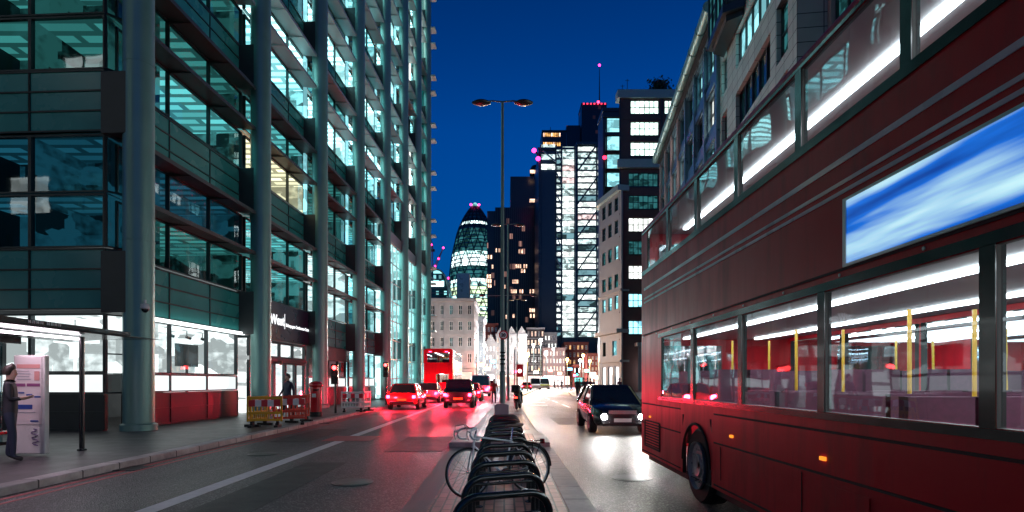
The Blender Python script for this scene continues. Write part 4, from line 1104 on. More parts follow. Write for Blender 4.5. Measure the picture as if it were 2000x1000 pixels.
def barrier(label, X, Y, rot, mat, group):
    t = thing('road_barrier', label, 'barrier', (X,Y,.12), rot, group)
    b = MB(); b.box(-.55,-.03,.18,-.49,.03,1.0); b.box(.49,-.03,.18,.55,.03,1.0); b.box(-.49,-.028,.9,.49,.028,.99); b.box(-.49,-.028,.42,.49,.028,.5); b.box(-.49,-.028,.2,.49,.028,.27)
    for k in range(7): b.box(-.40+k*.13,-.02,.27,-.37+k*.13,.02,.42)
    for k in range(4): b.box(-.36+k*.235,-.02,.5,-.32+k*.235,.02,.66)
    part('panel', b, mat, t, bevel=.008)
    b = MB()
    for k in range(5): b.box(-.48+k*.192,-.04,.67,-.48+(k+1)*.192,.036,.88, k % 2)
    part('reflective_strip', b, [M['refl_r'],M['refl_w']], t)
    for x in (-.4,.4):
        b = MB(); b.box(x-.06,-.25,0,x+.06,.25,.07); b.box(x-.04,-.05,.07,x+.04,.05,.18); part('foot', b, M['rubber'], t)
    return t
bg = 'road works barriers by the kerb'
barrier('yellow plastic works barrier nearest the camera, facing the road from the pavement edge', -7.75, 18.4, R(8), M['yellow'], bg)
barrier('yellow plastic works barrier turned sideways behind the front yellow one', -8.2, 19.0, R(85), M['yellow'], bg)
barrier('red plastic works barrier directly behind the two yellow ones', -7.35, 19.5, R(20), M['orange'], bg)
barrier('red plastic works barrier just left of the red post box', -7.5, 20.8, R(70), M['orange'], bg)
barrier('white plastic works barrier standing alone beyond the red post box', -7.35, 27.6, R(12), M['white_metal'], bg)
barrier('white plastic works barrier turned sideways behind the lone white one', -6.95, 28.4, R(75), M['white_metal'], bg)
def signal(label, X, Y, face, colr, h=2.6, rot=0, group=None, on=0):
    t = thing('traffic_light', label, 'traffic light', (X,Y,.12), rot, group)
    b = MB(); b.tube([(0,.12,0),(0,.12,h+.4)], .055, 10); part('pole', b, M['black'], t, smooth=True)
    b = MB(); b.box(-.16,-.08,h-.55,.16,.08,h+.4); hd = part('signal_head', b, M['black'], t, bevel=.02)
    for k in range(3):
        b = MB(); b.lathe([(.09,-.012),(.1,0)], 18, (0,-.085,h+.22-k*.3), axis='y')
        part('lens', b, colr if k == on else M['dark'], hd)
        b = MB(); b.tube([(.11*math.cos(R(a)),-.13,h+.22-k*.3+.11*math.sin(R(a))) for a in range(0,181,20)], .012, 5); part('hood', b, M['black'], hd)
    return t
redlamp = emit('red_signal',(1,.03,.03),14); greenlamp = emit('green_signal',(.05,1,.75),8)
s1 = signal('traffic light showing red on the left pavement behind the post box', -7.9, 26.5, 0, redlamp, 1.9)
signal('traffic light showing red farther along the left pavement', -7.5, 36, 0, redlamp, 2.3)
p = at(1127,735,62); signal('dark traffic light showing green on the right pavement beside the pedestrians', p.x, 62, 0, greenlamp, 2.6, on=2)
point(s1, (0,-.4,2.1), 2.5, (1,.05,.05), .1)

# bus shelter
sh = thing('bus_shelter', 'dark roofed glass bus shelter with a poster panel at the left edge', 'bus shelter', (0,0,0))
b = MB()
b.v = [(-10.6,2,2.56),(-8.55,2,2.60),(-8.55,13.0,2.60),(-10.6,13.9,2.56),(-10.6,2,2.72),(-8.55,2,2.74),(-8.55,14.3,2.64),(-10.6,14.3,2.64)]
for q in ((0,3,2,1),(4,5,6,7),(0,1,5,4),(1,2,6,5),(2,3,7,6),(3,0,4,7)): b.f.append(q); b.m.append(0)
part('roof', b, M['black'], sh, bevel=.03)
b = MB(); b.box(-9.3,3,2.50,-9.22,12.4,2.545); part('light_strip', b, emit('shelter_strip',(1,.85,.95),5), sh)
for x, y in ((-9.06,12.2),(-9.06,7.2)):
    b = MB(); b.tube([(x,y,.12),(x,y,2.56)], .05, 12); b.lathe([(.09,.12),(.09,.15),(.05,.17)],14,(x,y,0)); part('post', b, M['black'], sh, smooth=True)
for y in (5.0,7.3,9.6):
    b = MB(); b.box(-10.42,y,.35,-10.40,y+2.2,2.4); part('glass_panel', b, M['shop_glass'], sh)
b = MB(); b.box(-10.45,4.9,2.4,-10.36,12.2,2.56); b.box(-10.45,4.9,.28,-10.36,12.2,.35); part('rail', b, M['black'], sh)
pp = MB(); pp.box(-9.75,11.30,.16,-9.13,11.42,2.12); pnl = part('poster_panel', pp, M['white_metal'], sh, bevel=.02)
pcols = [pbr('poster_%d'%i, c, .4, var=.06) for i, c in enumerate([(.7,.66,.66),(.62,.3,.28),(.25,.08,.2),(.03,.07,.3),(.35,.35,.4)])]
b = MB()
b.box(-9.70,11.285,.75,-9.18,11.298,2.08,0)
b.box(-9.67,11.278,1.86,-9.21,11.284,1.94,1); b.box(-9.32,11.276,1.62,-9.22,11.284,1.80,1)
for k in range(4): b.box(-9.66,11.278,1.80-k*.055,-9.42+.03*(k%2),11.284,1.815-k*.055,4)
b.box(-9.68,11.278,1.50,-9.50,11.284,1.56,2); b.box(-9.47,11.278,1.50,-9.21,11.284,1.56,2)
for k in range(3): b.box(-9.64+.16*k,11.278,1.36-.04*k,-9.52+.16*k,11.284,1.39-.04*k,3)
b.box(-9.64,11.278,1.05,-9.36,11.284,1.14,3); b.box(-9.66,11.278,.98,-9.30,11.284,.995,4); b.box(-9.40,11.278,.80,-9.24,11.284,.83,3)
part('poster', b, pcols, pnl)
b = MB(); r = random.Random(9); pts = [(-9.34+.07*math.sin(i*1.3)+.01*i*.3,11.283,.66-.022*i) for i in range(16)]
b.tube(pts, .009, 4); part('graffiti', b, pbr('graffiti_ink',(.08,.02,.16),.4), pnl)
b = MB(); b.box(-10.25,8.4,.55,-9.9,12.3,.60); part('bench', b, M['red_gloss'], sh, bevel=.01)
ledge = part('edge_strip', (lambda q: (q.box(-8.545,2.2,2.645,-8.541,13,2.72), q)[1])(MB()), M['black'], sh)
for k, y0 in enumerate((10.20,10.29,10.38,10.47,10.62,10.71,10.80,10.89)):
    b = MB(); b.box(-8.54,y0,2.655,-8.534,y0+.02,2.708); b.box(-8.54,y0+.04,2.655,-8.534,y0+.06,2.708); b.box(-8.54,y0+.02,2.695 if k%2 else 2.67,-8.535,y0+.04,2.706 if k%2 else 2.685)
    part('edge_lettering', b, M['white_metal'], ledge)
l = bpy.data.lights.new('shelter_light','AREA'); l.shape = 'RECTANGLE'; l.size = .1; l.size_y = 9; l.energy = 45; l.color = (1,.68,.85)
o = bpy.data.objects.new('shelter_light', l); COL.objects.link(o); o.location = (-9.26,7.7,2.48); o.parent = sh
# ------------------------------------------------------------------ double decker bus
WT = emit('bus_strip_light',(.85,.97,1),16.0)
M['bus_in'] = pbr('bus_interior', (.32,.30,.31), .5, var=.1)
M['moquette'] = pbr('seat_moquette', (.10,.03,.06), .8, var=.5, scale=25)
M['blue_glow'] = None
def blue_glow_mat():
    m, N, L, b = newmat('blue_glow_pattern')
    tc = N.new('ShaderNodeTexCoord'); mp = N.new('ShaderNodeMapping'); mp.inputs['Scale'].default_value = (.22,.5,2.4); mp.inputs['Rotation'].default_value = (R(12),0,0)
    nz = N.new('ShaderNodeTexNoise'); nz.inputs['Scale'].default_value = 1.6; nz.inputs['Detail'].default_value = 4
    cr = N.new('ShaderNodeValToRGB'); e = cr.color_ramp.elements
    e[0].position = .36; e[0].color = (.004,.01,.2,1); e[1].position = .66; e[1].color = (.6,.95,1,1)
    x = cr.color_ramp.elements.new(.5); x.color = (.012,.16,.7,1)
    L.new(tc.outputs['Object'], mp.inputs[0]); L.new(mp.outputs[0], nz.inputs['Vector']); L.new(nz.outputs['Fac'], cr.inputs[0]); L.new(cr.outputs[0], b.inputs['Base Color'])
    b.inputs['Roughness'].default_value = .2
    L.new(cr.outputs[0], b.inputs['Emission Color']); b.inputs['Emission Strength'].default_value = .55  # blue noise pattern that also emits its own colour
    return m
M['blue_glow'] = blue_glow_mat()
HLf = 5.5
def make_bus(label, loc, rot, blue_glow=True):
    t = thing('double_decker_bus', label, 'bus', loc, rot)
    W = 1.26
    up = [(-5.1+i*1.3, -5.1+i*1.3+1.2) for i in range(8)]
    AX = (-2.55, 3.0)
    for side in (1,-1):
        holes = [(a,3.58,b_,4.24) for a, b_ in up] + [(-4.2+i*1.55,1.36,-4.2+i*1.55+1.45,2.30) for i in range(6)] + [(ax-.56,.32,ax+.56,1.14) for ax in AX]
        if side == -1: holes = [h for h in holes]
        b = MB(); b.wall(11,3.98,holes,.05,x0=-5.5,z0=.32,mr=1)
        for ax in AX:       # curved wheel arch filler
            n = 14
            for i in range(n):
                a0, a1 = math.pi*i/n, math.pi*(i+1)/n
                def edge(a):
                    c, s_ = math.cos(a), math.sin(a); k = min(.56/abs(c) if abs(c) > 1e-6 else 9, .62/s_ if s_ > 1e-6 else 9)
                    return (ax+c*k, .52+s_*k)
                p0, p1 = (ax+.52*math.cos(a0), .52+.52*math.sin(a0)), (ax+.52*math.cos(a1), .52+.52*math.sin(a1))
                q0, q1 = edge(a0), edge(a1)
                b.quad((p0[0],0,p0[1]),(p1[0],0,p1[1]),(q1[0],0,q1[1]),(q0[0],0,q0[1]))
            b.tube([(ax+.525*math.cos(math.pi*i/16),-.01,.52+.525*math.sin(math.pi*i/16)) for i in range(17)], .018, 6, mi=1)
        rt_ = R(90) if side == 1 else -R(90)
        sd = part('side_panel', b, [M['red_paint'],M['rubber']], t, (side*W,0,0), rt_)
        # black window bands, window panes, trims
        for a, b_ in up:
            q = MB(); q.quad((a+.01,.012,3.59),(b_-.01,.012,3.59),(b_-.01,.012,4.23),(a+.01,.012,4.23)); part('window', q, M['bus_glass'], sd)
        for i in range(6):
            a = -4.2+i*1.55; q = MB(); q.quad((a+.01,.012,1.37),(a+1.44,.012,1.37),(a+1.44,.012,2.29),(a+.01,.012,2.29)); part('window', q, M['bus_glass'], sd)
        q = MB()
        q.box(-5.45,-.012,3.50,5.45,-.002,3.575); q.box(-5.45,-.010,4.245,5.45,-.001,4.275)
        for i in range(7):
            a = up[i][1]; q.box(a,-.008,3.576,a+.1,-.001,4.244)
        q.box(-4.35,-.012,2.305,5.2,-.002,2.37); q.box(-4.35,-.012,1.30,5.2,-.002,1.355)
        for i in range(5): q.box(-4.2+i*1.55+1.45,-.008,1.356,-4.2+(i+1)*1.55,-.001,2.304)
        part('window_trim', q, M['black'], sd)
        for z, h in ((3.22,.045),(3.06,.03),(2.99,.03)):  # light trails along the flank painted as thin white stripes
            q = MB(); q.box(-5.3,-.007,z,5.3,-.001,z+h); part('trail_stripe', q, M['white_metal'], sd)
        for z in (2.42,1.2,.86,.36):
            q = MB(); q.box(-5.45,-.009,z,5.45 if z > 2 else -3.2,-.001,z+.02)
            if z < 2:
                q.box(-1.9,-.009,z,2.38,-.001,z+.02); q.box(3.62,-.009,z,5.45,-.001,z+.02)
            part('trim_strip', q, M['rubber'], sd)
        for k in range(5):
            x = (-4.9,-1.4,.4,2.2,4.5)[k]; q = MB(); q.box(x,-.02,.98,x+.07,-.001,1.01); part('side_marker', q, M.setdefault('marker', emit('marker_amber',(1,.3,.03),.8)), sd)
        for x in (-1.7,.1,1.6):
            q = MB(); q.box(x,-.006,.45,x+.008,-.0005,.84); part('panel_gap', q, M['rubber'], sd)
        if blue_glow:
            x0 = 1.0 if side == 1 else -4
            q = MB(); q.box(.75,-.014,2.46,5.3,-.002,2.92); ap = part('glow_panel', q, M['blue_glow'], sd)
            q = MB(); q.box(.71,-.02,2.44,5.34,-.0015,2.46); q.box(.71,-.02,2.92,5.34,-.0015,2.94); q.box(.71,-.02,2.46,.75,-.0015,2.92); q.box(5.3,-.02,2.46,5.34,-.0015,2.92); part('glow_panel_frame', q, M['silver'], ap)
        q = MB()
        for k in range(9): q.box(-5.2,-.012,.5+k*.045,-4.3,-.0012,.52+k*.045)
        q.box(-5.24,-.014,.46,-5.2,-.0012,.92); q.box(-4.3,-.014,.46,-4.26,-.0012,.92); q.box(-5.2,-.014,.46,-4.3,-.0012,.49); q.box(-5.2,-.014,.905,-4.3,-.0012,.93); part('vent', q, M['rubber'], sd)
        q = MB(); q.box(.6,-.008,.5,1.0,-.001,.8); q.box(.96,-.014,.62,.98,-.008,.68); part('fuel_flap', q, M['red_paint'], sd, bevel=.004)
        for i in range(26):
            q = MB(); y_ = -5.35+i*.428; q.lathe([(.011,-.006),(.014,-.001)], 8, (y_,0,2.44-.045), axis='y')
            if i % 2 == 0: part('rivet', q, M['silver'], sd)
    # roof with rounded shoulders
    prof = [(W,4.3)]+[(W-.3+.3*math.cos(R(a)),4.3+.16*math.sin(R(a))) for a in range(10,91,10)]
    prof += [(-x,z) for x, z in prof[::-1]]
    b = MB(); b.loft([[(x,y,z) for x, z in prof] for y in (-5.5,5.5)]); part('roof', b, M['red_paint'], t, smooth=True)
    # rear and front walls
    b = MB(); b.wall(2*W,3.98,[(-.95,3.25,.95,4.1),(-.2,1.5,.9,2.25)],.05,x0=-W,z0=.32); rw = part('rear_panel', b, M['red_paint'], t, (0,-5.5,0))
    q = MB(); q.quad((-.94,.012,3.26),(.94,.012,3.26),(.94,.012,4.09),(-.94,.012,4.09)); part('rear_window', q, M['bus_glass'], rw)
    q = MB(); q.quad((-.2,.012,1.5),(.9,.012,1.5),(.9,.012,2.25),(-.2,.012,2.25)); part('rear_window', q, M['bus_glass'], rw)
    q = MB()
    for k in range(6): q.box(-.8,-.02,.65+k*.07,.8,-.002,.68+k*.07)
    part('engine_grille', q, M['black'], rw); q = MB(); q.box(-1.2,-.06,.32,1.2,-.002,.55); part('bumper', q, M['black'], rw)
    q = MB(); q.box(-.26,-.015,.58,.26,-.003,.63); q.box(-.26,-.02,1.12,.26,-.003,1.23); part('number_plate', q, pbr('plate_yellow',(.6,.45,.05),.4), rw)
    for x in (-1.12,1.12):
        for z in (.8,1.0,1.2):
            q = MB(); q.lathe([(.075,-.03),(.085,0)],16,(x,0,z),axis='y'); part('tail_light', q, M.setdefault('tail', emit('tail_red',(1,.015,.05),26)), rw)
    for x in (-.7,.7):
        q = MB(); q.box(x-.12,-.02,4.16,x+.12,-.002,4.22); part('tail_light', q, M['tail'], rw)
    b = MB(); b.wall(2*W,3.98,[(-1.1,1.0,1.1,2.4),(-1.1,3.2,1.1,4.1)],.05,x0=-W,z0=.32); fw = part('front_panel', b, M['red_paint'], t, (0,5.5,0), R(180))
    for z0, z1 in ((1.0,2.4),(3.2,4.1)):
        q = MB(); q.quad((-1.1,.012,z0),(1.1,.012,z0),(1.1,.012,z1),(-1.1,.012,z1)); part('windscreen', q, M['bus_glass'], fw)
    q = MB(); q.box(-1.0,-.02,2.55,1.0,-.002,3.0); part('destination_blind', q, M['black'], fw)
    for x in (-.95,.95):
        q = MB(); q.lathe([(.11,-.02),(.12,0)],18,(x,0,.75),axis='y'); part('headlight', q, M.setdefault('headw', emit('headlight_white',(.95,.97,1),30)), fw)
    # interior
    b = MB(); b.box(-1.2,-5.45,2.36,1.2,5.45,2.46); b.box(-1.2,-5.45,.34,1.2,5.45,.42); b.box(-1.2,-5.4,4.27,1.2,5.4,4.3)
    part('deck', b, M['bus_in'], t)
    for z in (2.33,4.24):
        for x in (-.62,.62):
            b = MB(); b.box(x-.035,-5.0,z,x+.035,5.0,z+.025); part('light_strip', b, WT, t)
    sm = MB()
    sm.box(-.45,-.2,.40,.45,.22,.50); sm.box(-.45,-.27,.46,-.02,-.18,1.08); sm.box(.02,-.27,.46,.45,-.18,1.08); sm.box(-.3,-.05,0,-.24,.1,.4,1); sm.box(.24,-.05,0,.3,.1,.4,1)
    sme = sm.mesh('seat', [M['moquette'],M['frame']])
    for z in (.42,2.46):
        for i in range(11):
            y = -4.6+i*.86
            for x in (-.72,.72):
                if z < 1 and (i in (8,9,10)): continue
                if z < 1 and abs(y-AX[0]) < .0: continue
                s = part('seat', None, None, t, (x,y,z+(.25 if z < 1 and i < 4 else 0)), me=sme)
    ym = M.setdefault('pole_yellow', pbr('handrail_yellow',(.6,.35,.03),.3))
    for z in (.42,2.46):
        for i in range(5):
            for x in (-.28,.28):
                b = MB(); b.tube([(x,-3.8+i*1.9,z),(x,-3.8+i*1.9,z+1.8)], .017, 8); part('handrail', b, ym, t)
    for ax in AX:
        for s in (1,-1):
            b = MB(); b.lathe([(.3,-.14),(.46,-.15),(.49,-.12),(.5,0),(.49,.12),(.46,.15),(.3,.14)],32,axis='x'); w = part('wheel', b, M['rubber'], t, (s*1.08,ax,.5), smooth=True)
            b = MB(); b.lathe([(.05,.10),(.14,.13),(.17,.08),(.27,.06),(.31,.145),(.3,.10)] if s > 0 else [(.3,-.10),(.31,-.145),(.27,-.06),(.17,-.08),(.14,-.13),(.05,-.10)],32,axis='x'); part('rim', b, M['rim'], w, (s*.045,0,0), smooth=True)
            b = MB()
            for k in range(10): b.lathe([(.014,s*.06),(.014,s*.1)],6,(0,.22*math.cos(k*.628),.22*math.sin(k*.628)),axis='x')
            part('wheel_nuts', b, M['chrome'], w, (s*.07,0,0))
    b = MB(); b.box(-1.15,-5.4,.2,1.15,5.3,.335)
    b.box(-.9,-3.2,.34,.9,-1.9,1.15)
    part('chassis', b, M['dark'], t)
    return t
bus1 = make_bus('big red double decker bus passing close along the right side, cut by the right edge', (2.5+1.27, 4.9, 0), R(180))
bus2 = make_bus('red double decker bus seen from behind far down the left lane with glowing tail lights', (-5.75, 55, 0), 0, False)
for z, bus in ((2.25,bus1),(4.18,bus1)):
    l = bpy.data.lights.new('cabin_light','AREA'); l.shape = 'RECTANGLE'; l.size = 1.6; l.size_y = 9; l.energy = 90; l.color = (.85,.95,1)
    o = bpy.data.objects.new('cabin_light', l); COL.objects.link(o); o.location = (0,0,z); o.parent = bus

# ------------------------------------------------------------------ cars and vans
TAIL = emit('car_tail_red',(1,.012,.04),40); HEAD = emit('car_headlight',(1,.98,.95),60); DIM = pbr('lamp_clear',(.5,.5,.5),.15); DIMR = pbr('lamp_red_off',(.3,.01,.02),.2)
def make_car(label, cat, name, loc, rot, paint, kind='car', tail=True, headl=False, group=None):
    t = thing(name, label, cat, loc, rot, group)
    if kind == 'van':
        L, W, belt = 5.2, .98, 1.15; st = [(-L/2,.93,.42,1.15),(-L/2+.05,.98,.3,1.18),(1.3,.98,.28,1.15),(2.1,.94,.28,1.05),(L/2-.06,.88,.32,.82),(L/2,.8,.42,.7)]
        gh = (-L/2+.03, 1.75, -L/2+.08, .9, .95, .86, 2.25); hub = 1.6; r = .33
    elif kind == 'taxi':
        L, W, belt = 4.6, .9, 1.02; st = [(-L/2,.78,.45,.95),(-L/2+.08,.86,.32,1.0),(-L/2+.5,.89,.28,1.04),(.8,.89,.26,1.02),(1.5,.87,.26,1.0),(L/2-.12,.8,.3,.9),(L/2,.7,.42,.72)]
        gh = (-1.95, 1.2, -1.55, .45, .84, .68, 1.72); hub = 1.4; r = .33
    else:
        L, W, belt = 4.3, .89, .92; st = [(-L/2,.76,.45,.88),(-L/2+.07,.84,.32,.95),(-L/2+.5,.88,.26,.97),(.8,.88,.24,.93),(1.3,.87,.24,.88),(L/2-.15,.8,.26,.72),(L/2,.68,.36,.6)]
        gh = (-2.0, 1.15, -1.4, .25, .82, .62, 1.46); hub = 1.32; r = .32
    b = MB(); secs = []
    for y, w, z0, z1 in st:
        zm = z0+(z1-z0)*.55
        secs.append([(-w*.9,y,z0),(w*.9,y,z0),(w*.98,y,z0+.1),(w,y,zm),(w*.93,y,z1-.03),(w*.6,y,z1+.015),(0,y,z1+.025),(-w*.6,y,z1+.015),(-w*.93,y,z1-.03),(-w,y,zm),(-w*.98,y,z0+.1)])
    b.loft(secs); part('body', b, paint, t, smooth=True, bevel=.0)
    y0, y1, y2, y3, w0, w1, h = gh
    zb = belt-.05
    b = MB(); b.loft([[(-w0,y0,zb),(w0,y0,zb),(w0,y1,zb),(-w0,y1,zb)],[(-w1,y2,h-.03),(w1,y2,h-.03),(w1,y3,h-.03),(-w1,y3,h-.03)]]); part('windows', b, M['darkglass'], t)
    b = MB(); b.loft([[(-w1-.02,y2-.05,h-.05),(w1+.02,y2-.05,h-.05),(w1+.02,y3+.05,h-.05),(-w1-.02,y3+.05,h-.05)],[(-w1+.06,y2+.08,h+.03),(w1-.06,y2+.08,h+.03),(w1-.06,y3-.1,h+.03),(-w1+.06,y3-.1,h+.03)]]); part('roof', b, paint, t, bevel=.02)
    ym = (y0+y1)/2-.2
    for s in (-1,1):
        for ya, yb, rp in ((y0,y2,.05),(y1,y3,.035),(ym,(y2+y3)/2,.035)):
            b = MB(); b.tube([(s*w0,ya,zb),(s*w1*1.005,yb,h-.03)], rp, 6); part('pillar', b, paint, t)
        if kind == 'van':
            b = MB(); b.quad((s*(w0+.012),y0,zb),(s*(w0+.012),y1-1.2,zb),(s*(w1+.012),y3-.9,h-.04),(s*(w1+.012),y2,h-.04)); part('side_panel', b, paint, t)
    for y in (-hub, hub):
        for s in (-1,1):
            b = MB(); b.lathe([(r*.6,-.1),(r*.95,-.11),(r,-.05),(r,.05),(r*.95,.11),(r*.6,.1)],20,axis='x'); w = part('wheel', b, M['rubber'], t, (s*(W-.1),y,r), smooth=True)
            b = MB(); b.lathe([(.04,.09*s),(r*.6,.112*s),(r*.62,.06*s)],16,axis='x'); part('rim', b, M['rim'], w)
    b = MB()
    for k in range(4): b.box(-.42,st[-1][0]-.03,.515+.0*k+.028*k+.11,.42,st[-1][0]+.02,.53+.028*k+.11)
    if kind != 'van': part('grille', b, M['silver'], t)
    for s in (-.25,.3):
        b = MB(); b.tube([(s,y1+.02,zb+.02),(s+.38,y1-(y1-y3)*.35,zb+(h-zb)*.36)], .012, 5); part('wiper', b, M['black'], t)
    for s in (-1,1):
        yl = st[0][0]; z = st[0][3]-.12 if kind != 'van' else 1.0
        b = MB(); b.box(s*st[0][1]*.95-.13,yl-.04,z-.10 if kind != 'van' else z-.25,s*st[0][1]*.95+.05,yl+.12,z+.06); part('tail_light', b, TAIL if tail else DIMR, t, bevel=.02)
        yf = st[-1][0]; zf = st[-1][3]-.06
        b = MB(); b.lathe([(.085,.06),(.09,0),(.04,-.04)],16,(s*st[-1][1]*.82,yf+.0,zf),axis='y'); part('headlight', b, HEAD if headl else DIM, t, smooth=True)
        b = MB(); b.box(s*(w0+.02) if s>0 else -w0-.2,y1-.35,zb+.02,s*(w0+.2) if s>0 else -w0-.02,y1-.2,zb+.16); part('mirror', b, paint, t, bevel=.02)
    b = MB(); b.box(-.26,st[0][0]-.02,.52,.26,st[0][0]+.05,.63); part('number_plate', b, pbr('plate_yellow_car',(.6,.45,.05),.4), t)
    b = MB(); b.box(-.26,st[-1][0]-.05,.38,.26,st[-1][0]+.02,.49); b.box(-.45,st[-1][0]-.06,.51,.45,st[-1][0]+.012,.60,1); part('front_plate', b, [M['refl_w'],M['black']], t)
    b = MB(); b.box(-st[0][1]*.9,st[0][0]-.06,.36,st[0][1]*.9,st[0][0]+.1,.50); b.box(-st[-1][1]*.9,st[-1][0]-.1,.26,st[-1][1]*.9,st[-1][0]+.05,.36); part('bumper', b, M['black'], t, bevel=.02)
    return t
P_red = pbr('car_red',(.35,.01,.015),.2,0,var=.08,coat=.6); P_black = pbr('car_black',(.012,.012,.014),.18,0,var=.1,coat=.6); P_grey = pbr('car_grey',(.15,.15,.16),.25,.4,var=.1,coat=.5); P_white = pbr('van_white',(.65,.66,.68),.3,0,var=.06,coat=.4)
def brake(c, e=260, y=-2.6, z=.75):
    for s in (-.7,.7): 
        l = bpy.data.lights.new('brake_light','POINT'); l.energy = e; l.color = (1,.02,.05); l.shadow_soft_size = .12
        o = bpy.data.objects.new('brake_light', l); COL.objects.link(o); o.location = (s,y,z); o.parent = c
cars = []
for lab, X, Y, paint, k in [
    ('red hatchback with bright tail lights, nearest vehicle in the left bus lane', -5.75, 34, P_red, 'car'),
    ('black taxi with bright tail lights in the inner left lane beside the median', -2.75, 36, P_black, 'taxi'),
    ('grey hatchback with bright tail lights ahead of the red hatchback', -5.7, 44, P_grey, 'car'),
    ('red hatchback with bright tail lights ahead of the black taxi', -2.7, 47, P_red, 'car'),
    ('white van with bright tail lights in the inner left lane beyond the far bus', -2.5, 62, P_white, 'van'),
    ('black taxi with bright tail lights ahead of the white van', -2.2, 78, P_black, 'taxi')]:
    c = make_car(lab, {'car':'car','taxi':'taxi','van':'van'}[k], {'car':'car','taxi':'taxi','van':'van'}[k], (X,Y,0), 0, paint, k, True, False, 'vehicles queuing in the left lanes')
    brake(c, 130 if Y < 40 else 260); cars.append(c)
brake(bus2, 160, -5.9, .9)
hc = make_car('dark hatchback with blazing white headlights following close behind the red bus', 'car', 'car', (3.55,19.2,0), R(180), P_black, 'car', True, True)
for s in (-.58,.58):
    l = bpy.data.lights.new('headlight_beam','SPOT'); l.energy = 85; l.color = (1,.95,.9); l.spot_size = R(125); l.spot_blend = 1; l.shadow_soft_size = .08
    o = bpy.data.objects.new('headlight_beam', l); COL.objects.link(o); o.location = (s,2.3,.62); o.rotation_euler = (R(83),0,R(0)); o.parent = hc
p = at(1045,760,112); make_car('white van facing the camera down the far right lane beside the banded van', 'van', 'van', (p.x,112,0), R(180), P_white, 'van', False, False)
amb = make_car('white van with a yellow green front band and blue roof light', 'van', 'van', (at(1063,760,118).x,118,0), R(180), P_white, 'van', False, False)
b = MB(); b.box(-.97,1.9,.75,.97,2.66,1.05); part('front_band', b, pbr('hi_vis_green',(.5,.65,.05),.4), amb)
b = MB(); b.box(-.7,.4,2.28,.7,.7,2.45); part('roof_light', b, emit('blue_beacon',(.05,.35,1),3), amb)
make_car('dark car showing red tail lights on the far left of the right carriageway', 'car', 'car', (at(1028,760,104).x,104,0), 0, P_red, 'car', True, False)

